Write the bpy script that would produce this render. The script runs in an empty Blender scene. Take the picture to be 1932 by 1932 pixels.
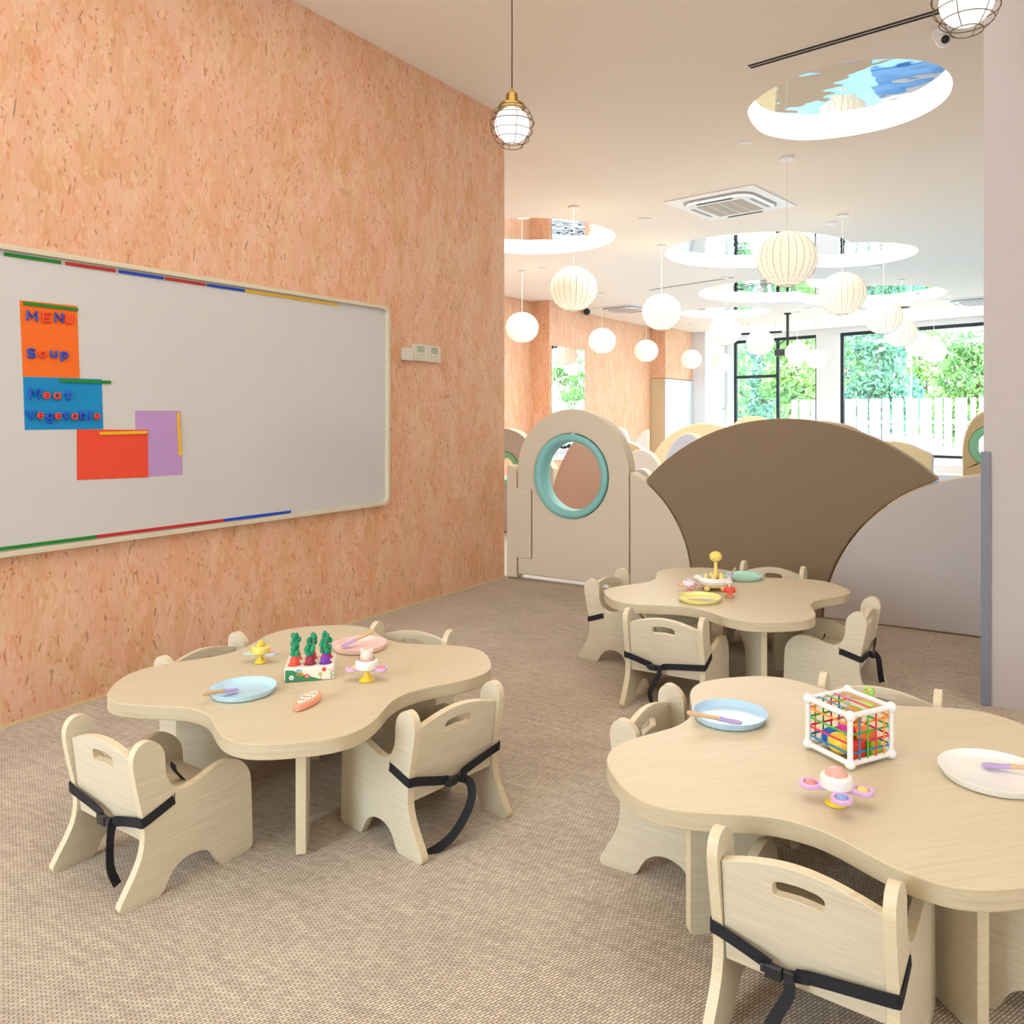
import bpy, bmesh, math, random
from mathutils import Vector, Matrix
from mathutils.geometry import delaunay_2d_cdt
R = math.radians; PI = math.pi
random.seed(7)
S = bpy.context.scene
COL = S.collection

# ------------------------------------------------------------------ camera, world, lights, exposure
CAMH = 1.2; F = 1525.0; CX = 1050.0; HY = 781.0; YAW = R(31.4)
cam = bpy.data.cameras.new('camera'); camo = bpy.data.objects.new('camera', cam); COL.objects.link(camo)
camo.location = (0, 0, CAMH); camo.rotation_euler = (PI/2, 0, YAW)
cam.sensor_width = 36; cam.sensor_fit = 'HORIZONTAL'; cam.lens = 36*F/1932
cam.shift_x = (966-CX)/1932; cam.shift_y = (HY-966)/1932; cam.clip_start = .05; cam.clip_end = 300
S.camera = camo
S.view_settings.view_transform = 'Standard'; S.view_settings.look = 'None'
S.view_settings.exposure = 0.06; S.view_settings.gamma = 1.0; S.view_settings.use_curve_mapping = False
w = bpy.data.worlds.new('sky'); S.world = w; w.use_nodes = True
bgn = w.node_tree.nodes['Background']; bgn.inputs[0].default_value = (.86, .94, 1, 1); bgn.inputs[1].default_value = 11

def area(name, loc, rot, sx, sy, power, col):
    l = bpy.data.lights.new(name, 'AREA'); l.shape = 'RECTANGLE'; l.size = sx; l.size_y = sy
    l.energy = power; l.color = col
    o = bpy.data.objects.new(name, l); COL.objects.link(o); o.location = loc; o.rotation_euler = rot; return o
# daylight entering through the glazed wall of the hall, and through the window behind the camera
area('daylight_room', (-2.5, -2.35, 1.75), (R(90), 0, 0), 1.8, 2.3, 22, (.50, .76, 1))
# added soft fill without fixtures: over the room, at its side, over the hall
area('room_ceiling_fill', (-1.4, 1.6, 3.36), (0, 0, 0), 2.6, 3.4, 38, (1, .93, .84))
area('room_ceiling_fill', (1.3, 1.0, 3.36), (0, 0, 0), 1.6, 2.2, 8, (1, .86, .70))
area('room_side_fill', (3.2, .8, 1.7), (0, R(90), 0), 1.8, 3.4, 54, (1, .96, .92))  # added side fill, no lamp stands here
area('hall_ceiling_fill', (-4.5, 9.5, 3.36), (0, 0, 0), 5, 5, 310, (1, .96, .89))  # added overhead fill helping the lanterns and coves
area('hall_ceiling_fill', (-4.5, 16, 3.36), (0, 0, 0), 5, 5, 170, (1, .98, .96))

# ------------------------------------------------------------------ pixel helpers (world points on known planes)
def ray(u, v):
    x = (u-CX)/F; c, s = math.cos(YAW), math.sin(YAW)
    return Vector((c*x-s, s*x+c, (HY-v)/F))
def onz(u, v, z): r = ray(u, v); return r*((z-CAMH)/r.z)+Vector((0, 0, CAMH))
def onx(u, v, x): r = ray(u, v); return r*(x/r.x)+Vector((0, 0, CAMH))
def ony(u, v, y): r = ray(u, v); return r*(y/r.y)+Vector((0, 0, CAMH))
def ond(u, v, d): return ray(u, v)*d+Vector((0, 0, CAMH))
def onL(u, v):      # window wall of the hall: y = 21.6 - .265 (x + 6.27)
    r = ray(u, v); t = (21.6-.265*6.27)/(r.y+.265*r.x); return r*t+Vector((0, 0, CAMH))

# ------------------------------------------------------------------ materials
def lin(c): return tuple(((x/255)/12.92 if x/255 <= .04045 else ((x/255+.055)/1.055)**2.4) for x in c)
MATS = {}
def mat(name, rgb=(200, 200, 200), rough=.5, metal=0, emit=None, es=0, spec=.5, bump=0, bscale=60, coat=0):
    if name in MATS: return MATS[name]
    m = bpy.data.materials.new(name); m.use_nodes = True; nt = m.node_tree; b = nt.nodes['Principled BSDF']
    col = (*lin(rgb), 1)
    b.inputs['Base Color'].default_value = col; b.inputs['Roughness'].default_value = rough
    b.inputs['Metallic'].default_value = metal; b.inputs['Specular IOR Level'].default_value = spec
    if coat: b.inputs['Coat Weight'].default_value = coat
    if emit: b.inputs['Emission Color'].default_value = (*lin(emit), 1); b.inputs['Emission Strength'].default_value = es
    tc = nt.nodes.new('ShaderNodeTexCoord'); n = nt.nodes.new('ShaderNodeTexNoise')
    n.inputs['Scale'].default_value = bscale; n.inputs['Detail'].default_value = 3
    nt.links.new(tc.outputs['Object'], n.inputs['Vector'])
    # slight natural colour variation
    mx = nt.nodes.new('ShaderNodeMix'); mx.data_type = 'RGBA'; mx.blend_type = 'MULTIPLY'
    mx.inputs[0].default_value = .06 if not emit else 0
    nt.links.new(n.outputs['Color'], mx.inputs[7]); mx.inputs[6].default_value = col
    nt.links.new(mx.outputs[2], b.inputs['Base Color'])
    if bump:
        bp = nt.nodes.new('ShaderNodeBump'); bp.inputs['Strength'].default_value = bump; bp.inputs['Distance'].default_value = .002
        nt.links.new(n.outputs['Fac'], bp.inputs['Height']); nt.links.new(bp.outputs[0], b.inputs['Normal'])
    MATS[name] = m; return m

def node_setup(name, rough=.5):
    m = bpy.data.materials.new(name); m.use_nodes = True; nt = m.node_tree; b = nt.nodes['Principled BSDF']
    b.inputs['Roughness'].default_value = rough
    tc = nt.nodes.new('ShaderNodeTexCoord'); MATS[name] = m
    return m, nt, b, tc.outputs['Object']
def mapping(nt, src, sc=(1, 1, 1), rot=(0, 0, 0), loc=(0, 0, 0)):
    mp = nt.nodes.new('ShaderNodeMapping'); mp.inputs['Scale'].default_value = sc
    mp.inputs['Rotation'].default_value = rot; mp.inputs['Location'].default_value = loc
    nt.links.new(src, mp.inputs['Vector']); return mp.outputs[0]
def ramp(nt, src, stops, interp='LINEAR'):
    r = nt.nodes.new('ShaderNodeValToRGB'); r.color_ramp.interpolation = interp
    e = r.color_ramp.elements
    while len(e) < len(stops): e.new(.5)
    for i, (p, c) in enumerate(stops):
        e[i].position = p; e[i].color = (*lin(c), 1) if isinstance(c, tuple) else (c, c, c, 1)
    nt.links.new(src, r.inputs[0]); return r.outputs[0]
def mixc(nt, fac, a, b, mode='MIX'):
    x = nt.nodes.new('ShaderNodeMix'); x.data_type = 'RGBA'; x.blend_type = mode
    for s, i in ((fac, 0), (a, 6), (b, 7)):
        if hasattr(s, 'is_linked'): nt.links.new(s, x.inputs[i])
        elif isinstance(s, tuple): x.inputs[i].default_value = (*lin(s), 1)
        else: x.inputs[i].default_value = s
    return x.outputs[2]
def noise(nt, v, scale, detail=2, rough=.5, dist=0):
    n = nt.nodes.new('ShaderNodeTexNoise'); n.inputs['Scale'].default_value = scale
    n.inputs['Detail'].default_value = detail; n.inputs['Roughness'].default_value = rough
    n.inputs['Distortion'].default_value = dist; nt.links.new(v, n.inputs['Vector']); return n.outputs
def bump(nt, b, h, st=.3, d=.002):
    n = nt.nodes.new('ShaderNodeBump'); n.inputs['Strength'].default_value = st; n.inputs['Distance'].default_value = d
    nt.links.new(h, n.inputs['Height']); nt.links.new(n.outputs[0], b.inputs['Normal'])

def wood(name, light, dark, sc, rough=.42):
    m, nt, b, tc = node_setup(name, rough)
    v = mapping(nt, tc, sc)
    n = noise(nt, v, 1.0, 5, .65)
    n2 = noise(nt, mapping(nt, tc, tuple(x*.22 for x in sc)), 1.0, 2)
    c = ramp(nt, n['Fac'], [(.32, dark), (.62, light)])
    c2 = mixc(nt, .05, c, n2['Fac'], 'MULTIPLY')
    nt.links.new(c2, b.inputs['Base Color']); b.inputs['Specular IOR Level'].default_value = .35
    return m
WL, WD = (226, 216, 192), (214, 202, 175)
W_SIDE = wood('ash_side', WL, WD, (60, 6, 190))        # grain along y
W_BACK = wood('ash_back', WL, WD, (6, 60, 190))        # grain along x
W_TOP = wood('ash_tabletop', (222, 208, 178), (213, 198, 167), (5, 170, 60))
W_EDGE = wood('ash_edge', (236, 222, 192), (222, 206, 172), (10, 10, 260))
W_RIM = wood('ash_rim', (214, 200, 170), (200, 184, 152), (8, 8, 240))

def osb():
    m, nt, b, tc = node_setup('strand_board', .55)
    base = noise(nt, mapping(nt, tc, (5, 5, 1.6)), 1.0, 3, .6)
    c = ramp(nt, base['Fac'], [(.3, (224, 175, 134)), (.45, (230, 186, 150)), (.6, (234, 184, 155)), (.75, (238, 200, 166))])
    # coloured strands: stretched Voronoi cells at several slants, each cell its own tint
    def strands(c, sx, sz, ang, thr, stops, dist, seedloc, mix, cut=.48):
        v0 = mapping(nt, tc, (1, 1, 1), (ang, ang, 0), seedloc)
        dn = noise(nt, v0, 7, 2)
        ad = nt.nodes.new('ShaderNodeMix'); ad.data_type = 'RGBA'; ad.blend_type = 'ADD'; ad.inputs[0].default_value = dist
        nt.links.new(v0, ad.inputs[6]); nt.links.new(dn['Color'], ad.inputs[7])
        v = mapping(nt, ad.outputs[2], (sx, sx, sz))
        vo = nt.nodes.new('ShaderNodeTexVoronoi'); vo.inputs['Scale'].default_value = 1; nt.links.new(v, vo.inputs['Vector'])
        sep = nt.nodes.new('ShaderNodeSeparateColor'); nt.links.new(vo.outputs['Color'], sep.inputs[0])
        tint = ramp(nt, sep.outputs[0], stops, 'CONSTANT')
        mk = nt.nodes.new('ShaderNodeMath'); mk.operation = 'GREATER_THAN'; mk.inputs[1].default_value = thr; nt.links.new(sep.outputs[1], mk.inputs[0])
        ds = nt.nodes.new('ShaderNodeMath'); ds.operation = 'LESS_THAN'; ds.inputs[1].default_value = cut; nt.links.new(vo.outputs['Distance'], ds.inputs[0])
        ml = nt.nodes.new('ShaderNodeMath'); ml.operation = 'MULTIPLY'; nt.links.new(mk.outputs[0], ml.inputs[0]); nt.links.new(ds.outputs[0], ml.inputs[1])
        m2 = nt.nodes.new('ShaderNodeMath'); m2.operation = 'MULTIPLY'; m2.inputs[1].default_value = mix; nt.links.new(ml.outputs[0], m2.inputs[0])
        return mixc(nt, m2.outputs[0], c, tint)
    lt = [(0, (238, 204, 168)), (.2, (232, 170, 132)), (.4, (240, 196, 172)), (.6, (220, 168, 118)), (.8, (234, 184, 158))]
    md = [(0, (224, 142, 96)), (.25, (232, 160, 128)), (.5, (214, 150, 100)), (.75, (242, 206, 176))]
    dk = [(0, (150, 112, 92)), (.3, (196, 104, 66)), (.55, (132, 104, 92)), (.8, (184, 124, 90))]
    c = strands(c, 9, 2.2, .18, .3, lt, .16, (0, 0, 0), .34, 9)
    c = strands(c, 14, 3.2, -.22, .4, lt, .14, (3, 1, 7), .34, 9)
    c = strands(c, 26, 5, .12, .60, lt, .10, (5, 9, 2), .40, 9)
    fb = noise(nt, mapping(nt, tc, (150, 150, 16), (.06, .06, 0)), 1, 3, .6, .6)
    c = mixc(nt, .22, c, ramp(nt, fb['Fac'], [(.3, (196, 150, 120)), (.55, (255, 252, 250))]), 'MULTIPLY')
    c = strands(c, 60, 9, -.30, .84, md, .07, (8, 4, 3), .50)
    c = strands(c, 85, 14, .35, .87, md, .06, (4, 7, 13), .50)
    c = strands(c, 120, 10, .16, .972, dk, .06, (1, 4, 9), .62)
    c = strands(c, 140, 13, -.30, .978, dk, .06, (11, 6, 5), .7)
    c = strands(c, 70, 70, 0, .985, dk, .05, (2, 16, 5), .45)
    nt.links.new(c, b.inputs['Base Color']); b.inputs['Specular IOR Level'].default_value = .25
    return m
OSB = osb()

def carpet():
    m, nt, b, tc = node_setup('woven_carpet', .95)
    dn = noise(nt, tc, 3, 2)
    v = mapping(nt, tc, (1, 1, 1), (0, 0, R(-66)))
    br = nt.nodes.new('ShaderNodeTexBrick'); nt.links.new(v, br.inputs['Vector'])
    br.inputs['Scale'].default_value = 1; br.inputs['Brick Width'].default_value = .016; br.inputs['Row Height'].default_value = .0068
    br.inputs['Mortar Size'].default_value = .0016; br.inputs['Mortar Smooth'].default_value = .9; br.inputs['Bias'].default_value = 0
    br.inputs['Color1'].default_value = (*lin((238, 228, 212)), 1); br.inputs['Color2'].default_value = (*lin((212, 200, 184)), 1)
    br.inputs['Mortar'].default_value = (*lin((132, 118, 104)), 1)
    st = noise(nt, mapping(nt, tc, (7, 60, 1), (0, 0, R(10))), 1, 3)
    c = mixc(nt, .30, br.outputs['Color'], ramp(nt, st['Fac'], [(.35, (186, 170, 158)), (.65, (255, 250, 240))]), 'MULTIPLY')
    c = mixc(nt, .18, c, ramp(nt, dn['Fac'], [(.35, (190, 180, 175)), (.65, (255, 255, 255))]), 'MULTIPLY')
    nt.links.new(c, b.inputs['Base Color']); b.inputs['Specular IOR Level'].default_value = .1
    bump(nt, b, br.outputs['Fac'], -.5, .002); return m
CARPET = carpet()

def fabric(name, rgb, rgb2, scale=420):
    m, nt, b, tc = node_setup(name, .75)
    n = noise(nt, tc, scale, 2)
    c = ramp(nt, n['Fac'], [(.35, rgb2), (.65, rgb)])
    nt.links.new(c, b.inputs['Base Color']); b.inputs['Specular IOR Level'].default_value = .3
    bump(nt, b, n['Fac'], .25, .001); return m
F_CREAM = fabric('cream_vinyl', (226, 214, 194), (217, 204, 184))
F_TAN = fabric('tan_vinyl', (206, 184, 150), (196, 174, 140))
F_BROWN = fabric('brown_vinyl', (150, 130, 106), (138, 118, 94), 260)
F_MAUVE = fabric('mauve_vinyl', (210, 204, 202), (201, 195, 193))
F_SAND = fabric('sand_vinyl', (226, 204, 158), (216, 194, 150))
F_GREY = fabric('grey_vinyl', (206, 202, 200), (196, 192, 190))
F_BLUEGREY = fabric('blue_grey_vinyl', (196, 200, 214), (188, 192, 206))
F_WHITE = fabric('pale_vinyl', (232, 230, 224), (224, 220, 214))
F_PINK = fabric('rose_vinyl', (220, 194, 178), (210, 184, 168))
F_PIPE = mat('piping_vinyl', (224, 206, 178), .6)
F_BROWNEDGE = mat('brown_edge_vinyl', (178, 152, 124), .6)
TEAL = mat('teal_ring', (140, 206, 204), .5); GREEN = mat('green_ring', (142, 220, 180), .5)
PAINT = mat('ceiling_paint', (252, 240, 224), .9, spec=.1)
WHITE = mat('white_paint', (238, 238, 240), .8, spec=.2)
COLUMN = mat('column_paint', (196, 188, 186), .85, spec=.2)
GUARD = mat('corner_guard_grey_blue', (128, 132, 146), .6)
HALLFL = mat('cream_hall_floor', (214, 216, 216), .4)
BLUEMAT = mat('sky_blue_mat', (134, 190, 238), .35, bump=.1)
PLASTIC = mat('white_plastic', (244, 244, 242), .35)
GREYP = mat('grey_plastic', (170, 168, 166), .5)
DARK = mat('dark_frame', (28, 38, 48), .5)
BLACK = mat('black_webbing', (24, 27, 34), .8, bump=.4, bscale=500)
BUCKLE = mat('black_buckle', (34, 38, 44), .35)
BRASS = mat('brass', (178, 150, 84), .25, 1)
WIRE = mat('brass_wire', (96, 80, 50), .6, .2)
CORDB = mat('brown_cord', (60, 40, 30), .8)
CORDW = mat('white_cord', (240, 234, 222), .7)
BOARD = mat('whiteboard_enamel', (214, 212, 210), .12, spec=.5)
MIRROR = mat('mirror', (235, 240, 245), .01, 1, bump=.02, bscale=1.3)
# very slightly wavy mirror film
_b = MIRROR.node_tree; 
for n_ in _b.nodes:
    if n_.type == 'BUMP': n_.inputs['Distance'].default_value = .3; n_.inputs['Strength'].default_value = .024
    if n_.type == 'MIX': n_.inputs[0].default_value = 0
COVE = mat('cove_light', (255, 255, 250), .6, emit=(255, 248, 236), es=5)
GLOBE = mat('lantern_skin', (250, 244, 226), .7, emit=(255, 248, 226), es=.42)
GLOBEFAR = GLOBE
CAGEGLASS = mat('opal_glass_lit', (255, 255, 255), .4, emit=(255, 252, 250), es=1.1)
RIB = mat('lantern_rib', (176, 158, 120), .7)
def glass():
    m = bpy.data.materials.new('clear_glass'); m.use_nodes = True; nt = m.node_tree
    for n in list(nt.nodes): nt.nodes.remove(n)
    o = nt.nodes.new('ShaderNodeOutputMaterial'); t = nt.nodes.new('ShaderNodeBsdfTransparent'); g = nt.nodes.new('ShaderNodeBsdfGlossy')
    g.inputs['Roughness'].default_value = .02; t.inputs[0].default_value = (.95, .98, .98, 1)
    x = nt.nodes.new('ShaderNodeMixShader'); x.inputs[0].default_value = .06
    nt.links.new(t.outputs[0], x.inputs[1]); nt.links.new(g.outputs[0], x.inputs[2]); nt.links.new(x.outputs[0], o.inputs[0]); return m
GLASS = glass()

# ------------------------------------------------------------------ mesh builder
def smooth_closed(pts, n=4):
    out = []; N = len(pts)
    for i in range(N):
        p0, p1, p2, p3 = pts[i-1], pts[i], pts[(i+1) % N], pts[(i+2) % N]
        for k in range(n):
            t = k/n
            out.append(tuple(.5*((2*p1[a])+(-p0[a]+p2[a])*t+(2*p0[a]-5*p1[a]+4*p2[a]-p3[a])*t*t+(-p0[a]+3*p1[a]-3*p2[a]+p3[a])*t**3) for a in range(len(p1))))
    return out
def smooth_open(pts, n=4):
    P = [pts[0]]+list(pts)+[pts[-1]]; out = []
    for i in range(1, len(P)-2):
        for k in range(n):
            t = k/n; p0, p1, p2, p3 = P[i-1:i+3]
            out.append(tuple(.5*((2*p1[a])+(-p0[a]+p2[a])*t+(2*p0[a]-5*p1[a]+4*p2[a]-p3[a])*t*t+(-p0[a]+3*p1[a]-3*p2[a]+p3[a])*t**3) for a in range(len(p1))))
    out.append(tuple(pts[-1])); return out
def inpoly(poly, x, y):
    c = False; poly = list(poly)
    for (x0, y0), (x1, y1) in zip(poly, poly[1:]+poly[:1]):
        if (y0 > y) != (y1 > y) and x < (x1-x0)*(y-y0)/(y1-y0)+x0: c = not c
    return c
class MB:
    def __init__(s): s.bm = bmesh.new(); s.mats = []
    def mi(s, m):
        if m not in s.mats: s.mats.append(m)
        return s.mats.index(m)
    def _fin(s, faces, m):
        i = s.mi(m)
        for f in faces: f.material_index = i
    def box(s, a, b, m, M=None):
        x0, y0, z0 = a; x1, y1, z1 = b
        v = [s.bm.verts.new((x, y, z)) for z in (z0, z1) for y in (y0, y1) for x in (x0, x1)]
        if M is not None:
            for q in v: q.co = M @ q.co
        fs = [s.bm.faces.new([v[i] for i in f]) for f in ((0, 2, 3, 1), (4, 5, 7, 6), (0, 1, 5, 4), (2, 6, 7, 3), (0, 4, 6, 2), (1, 3, 7, 5))]
        s._fin(fs, m); return s
    def prism(s, outline, holes, o, ea, eb, ec, t, m, me=None):
        """outline in (a,b) on origin o axes ea,eb; extruded along ec by t"""
        o, ea, eb, ec = map(Vector, (o, ea, eb, ec)); me = me or m
        loops = [outline]+list(holes or [])
        caps = []
        for side in (0, 1):
            vl = []; edges = []
            for lp in loops:
                vs = [s.bm.verts.new(o+ea*p[0]+eb*p[1]+ec*(t*side)) for p in lp]
                vl.append(vs)
                for i in range(len(vs)): edges.append(s.bm.edges.new((vs[i-1], vs[i])))
            if len(loops) == 1:
                fs = [s.bm.faces.new(vl[0])]
            else:
                flat = [v for vs in vl for v in vs]; p2 = [Vector(p) for lp in loops for p in lp]; ed = []; k0 = 0
                for lp in loops: ed += [(k0+i, k0+(i+1) % len(lp)) for i in range(len(lp))]; k0 += len(lp)
                res = delaunay_2d_cdt(p2, ed, [], 1, 1e-6)
                ids = [o[0] for o in res[3]]; fs = []
                for t3 in res[2]:
                    gx, gy = (sum(p2[ids[i]][k] for i in t3)/len(t3) for k in (0, 1))
                    if not any(inpoly(h, gx, gy) for h in loops[1:]): fs.append(s.bm.faces.new([flat[ids[i]] for i in t3]))
            s._fin(fs, m); caps.append(vl)
        for A, B in zip(*caps):
            fs = [s.bm.faces.new((A[i-1], A[i], B[i], B[i-1])) for i in range(len(A))]
            s._fin(fs, me)
        return s
    def lathe(s, prof, m, M=None, n=32, closed=False):
        rings = []
        for r, z in prof:
            if r < 1e-6: rings.append([s.bm.verts.new((0, 0, z))])
            else: rings.append([s.bm.verts.new((r*math.cos(2*PI*i/n), r*math.sin(2*PI*i/n), z)) for i in range(n)])
        fs = []
        for A, B in zip(rings, rings[1:]):
            for i in range(n):
                j = (i+1) % n
                if len(A) == 1 and len(B) == 1: continue
                if len(A) == 1: fs.append(s.bm.faces.new((A[0], B[j], B[i])))
                elif len(B) == 1: fs.append(s.bm.faces.new((A[i], A[j], B[0])))
                else: fs.append(s.bm.faces.new((A[i], A[j], B[j], B[i])))
        if M is not None:
            for g in rings:
                for q in g: q.co = M @ q.co
        s._fin(fs, m); return s
    def ball(s, c, r, m, n=20, sc=(1, 1, 1), rot=None):
        k = n//2
        M = Matrix.Translation(c) @ (rot or Matrix.Identity(4)) @ Matrix.Diagonal((*sc, 1))
        return s.lathe([(r*math.sin(PI*i/k) if 0 < i < k else 0, -r*math.cos(PI*i/k)) for i in range(k+1)], m, M, n)
    def tube(s, path, r, m, n=8, closed=False, caps=True):
        P = [Vector(p) for p in path]; N = len(P); rings = []; up = None
        for i in range(N):
            if closed: t = (P[(i+1) % N]-P[i-1])
            else: t = P[min(i+1, N-1)]-P[max(i-1, 0)]
            t.normalize()
            if up is None:
                up = Vector((0, 0, 1)) if abs(t.z) < .9 else Vector((1, 0, 0))
            a = t.cross(up).normalized(); bb = a.cross(t).normalized(); up = bb
            rr = r[i] if isinstance(r, (list, tuple)) else r
            rings.append([s.bm.verts.new(P[i]+a*(rr*math.cos(2*PI*k/n))+bb*(rr*math.sin(2*PI*k/n))) for k in range(n)])
        fs = []
        for i in range(N if closed else N-1):
            A, B = rings[i], rings[(i+1) % N]
            for k in range(n): fs.append(s.bm.faces.new((A[k], A[(k+1) % n], B[(k+1) % n], B[k])))
        if not closed and caps: fs += [s.bm.faces.new(rings[0][::-1]), s.bm.faces.new(rings[-1])]
        s._fin(fs, m); return s
    def ribbon(s, path, wdir, wid, th, m):
        """flat strap: path centre line, wdir list (or one) of width directions"""
        P = [Vector(p) for p in path]; N = len(P); rings = []
        for i in range(N):
            t = (P[min(i+1, N-1)]-P[max(i-1, 0)]).normalized()
            wd = Vector(wdir[i] if isinstance(wdir, list) else wdir); wd = (wd-t*wd.dot(t)).normalized()
            nn = t.cross(wd).normalized()
            rings.append([s.bm.verts.new(P[i]+wd*(a*wid/2)+nn*(c*th/2)) for a, c in ((-1, -1), (1, -1), (1, 1), (-1, 1))])
        fs = []
        for A, B in zip(rings, rings[1:]):
            for k in range(4): fs.append(s.bm.faces.new((A[k], A[(k+1) % 4], B[(k+1) % 4], B[k])))
        fs += [s.bm.faces.new(rings[0][::-1]), s.bm.faces.new(rings[-1])]
        s._fin(fs, m); return s
    def mesh(s, name, sharp=35):
        bmesh.ops.recalc_face_normals(s.bm, faces=s.bm.faces)
        me = bpy.data.meshes.new(name); s.bm.to_mesh(me); s.bm.free()
        for m in s.mats: me.materials.append(m)
        me.polygons.foreach_set('use_smooth', [True]*len(me.polygons))
        me.set_sharp_from_angle(angle=R(sharp)); return me
    def obj(s, name, parent=None, loc=None, rotz=0, bevel=0, seg=2, sharp=35):
        return link(name, s.mesh(name, sharp), parent, loc, rotz, bevel, seg)
def link(name, me, parent=None, loc=None, rotz=0, bevel=0, seg=2):
    o = bpy.data.objects.new(name, me); COL.objects.link(o)
    if parent: o.parent = parent
    if loc is not None: o.location = loc
    if rotz: o.rotation_euler.z = rotz
    if bevel:
        b = o.modifiers.new('bevel', 'BEVEL'); b.width = bevel; b.segments = seg; b.limit_method = 'ANGLE'; b.angle_limit = R(50)
        b.harden_normals = True
    return o
def thing(name, label, cat, loc=(0, 0, 0), rotz=0, group=None):
    o = bpy.data.objects.new(name, None); COL.objects.link(o); o.empty_display_size = .1
    o.location = loc; o.rotation_euler.z = rotz; return tag(o, label, cat, group)
def tag(o, label, cat, group=None):
    o['label'] = label; o['category'] = cat
    if group: o['group'] = group
    return o
def struct(o): o['kind'] = 'structure'; return o
def localize(o, loc):      # move origin of a world-space mesh to loc
    loc = Vector(loc); o.data.transform(Matrix.Translation(-loc)); o.location = loc; return o
X3, Y3, Z3 = (1, 0, 0), (0, 1, 0), (0, 0, 1)
def circle(cx_, cy_, r, n=64, a0=0): return [(cx_+r*math.cos(a0+2*PI*i/n), cy_+r*math.sin(a0+2*PI*i/n)) for i in range(n)]

# ------------------------------------------------------------------ structure
CEIL = 3.386; WX = -3.413; PY = 4.875
struct(MB().box((WX-.1, -2.6, -.1), (3.4, 4.93, 0), CARPET).obj('floor'))
o = struct(MB().box((-8.7, 4.93, -.1), (1.6, 22.6, -.002), HALLFL).obj('floor_hall'))
struct(MB().box((-8.7, 4.7, -.1), (WX-.1, 4.93, -.002), BLUEMAT).obj('floor_side'))
o = MB().box((WX-.1, -2.6, 0), (WX, 4.857, CEIL), OSB).obj('wall_left'); struct(o)
struct(MB().box((WX, -2.5, 0), (WX+.008, 4.857, .012), F_SAND).obj('baseboard_left'))
struct(MB().box((-.233, 3.767, 0), (3.4, 4.7, CEIL), COLUMN).obj('wall_right_column'))
struct(MB().box((3.3, -2.6, 0), (3.4, 3.767, CEIL), WHITE).obj('wall_right'))
struct(MB().box((-8.7, 4.6, 0), (WX-.1, 4.7, CEIL), OSB).obj('wall_side'))
struct(MB().box((-8.7, 4.7, 0), (-8.6, 22.3, CEIL), OSB).obj('wall_hall_left'))
struct(MB().box((-8.6, 13.17, 0), (-8.2, 14.55, CEIL), OSB).obj('wall_pillar_left'))
struct(MB().box((-8.6, 18.65, 2.1), (-8.2, 20.45, CEIL), OSB).obj('wall_pillar_far'))
struct(MB().box((-8.6, 20.45, 0), (-7.84, 22.2, CEIL), WHITE).obj('wall_far_pillar'))
struct(MB().box((1.5, 4.7, 0), (1.6, 20.2, CEIL), WHITE).obj('wall_hall_right'))
# back wall with the window behind the camera
m = MB(); m.box((WX-.1, -2.7, 0), (3.4, -2.6, .5), WHITE); m.box((WX-.1, -2.7, 2.95), (3.4, -2.6, CEIL), WHITE)
m.box((WX-.1, -2.7, .5), (-3.35, -2.6, 2.95), WHITE); m.box((-1.4, -2.7, .5), (3.4, -2.6, 2.95), WHITE); struct(m.obj('wall_back'))
m = MB(); m.box((-3.35, -2.66, .5), (-1.4, -2.64, 2.95), GLASS)
for x in (-3.35, -2.4, -1.45): m.box((x, -2.69, .5), (x+.05, -2.61, 2.95), PLASTIC)
struct(m.obj('window_3'))

# ceiling with round openings
def ellipse(c, rx, ry, a, n=72):
    return [(c[0]+rx*math.cos(2*PI*i/n)*math.cos(a)-ry*math.sin(2*PI*i/n)*math.sin(a), c[1]+rx*math.cos(2*PI*i/n)*math.sin(a)+ry*math.sin(2*PI*i/n)*math.cos(a)) for i in range(n)]
def union2(c1, r1, c2, r2, n=72):
    a, b = Vector(c1), Vector(c2); d = (b-a).length; ang = math.atan2(b.y-a.y, b.x-a.x)
    h1 = math.acos(max(-1, min(1, (d*d+r1*r1-r2*r2)/(2*d*r1)))); h2 = math.acos(max(-1, min(1, (d*d+r2*r2-r1*r1)/(2*d*r2))))
    out = []
    for i in range(n+1):
        t = ang+h1+(2*PI-2*h1)*i/n; out.append((c1[0]+r1*math.cos(t), c1[1]+r1*math.sin(t)))
    for i in range(1, n):
        t = ang+PI+h2+(2*PI-2*h2)*i/n; out.append((c2[0]+r2*math.cos(t), c2[1]+r2*math.sin(t)))
    return out
HOLES = [
 ([tuple(onz(1240+x/2.792, y/2.792, CEIL)[:2]) for x, y in smooth_closed([(478,610),(500,545),(600,470),(750,400),(900,350),(1050,322),(1200,311),(1350,315),(1480,345),(1550,405),(1548,485),(1480,560),(1350,630),(1200,680),(1000,720),(800,740),(650,730),(540,695)], 4)],
  'round mirrored ceiling recess with glowing rim, nearest and largest, before the linear vent'),
 (circle(-5.487, 8.417, 1.033), 'round mirrored ceiling recess with glowing rim, partly cut off by the strand board wall'),
 (union2((-3.389, 10.71), 1.217, (-2.388, 11.645), .895), 'double round mirrored ceiling recess behind the largest globe lantern'),
 (union2((-4.157, 14.405), 1.40, (-2.859, 15.878), 1.30), 'double round mirrored ceiling recess, middle distance, showing dark blue reflections'),
 (circle(-6.003, 16.838, .967), 'thin round glowing ceiling recess far back on the left'),
 (circle(-3.0, 18.55, .95), 'thin round glowing ceiling recess far back next to the glazed wall'),
]
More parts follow.
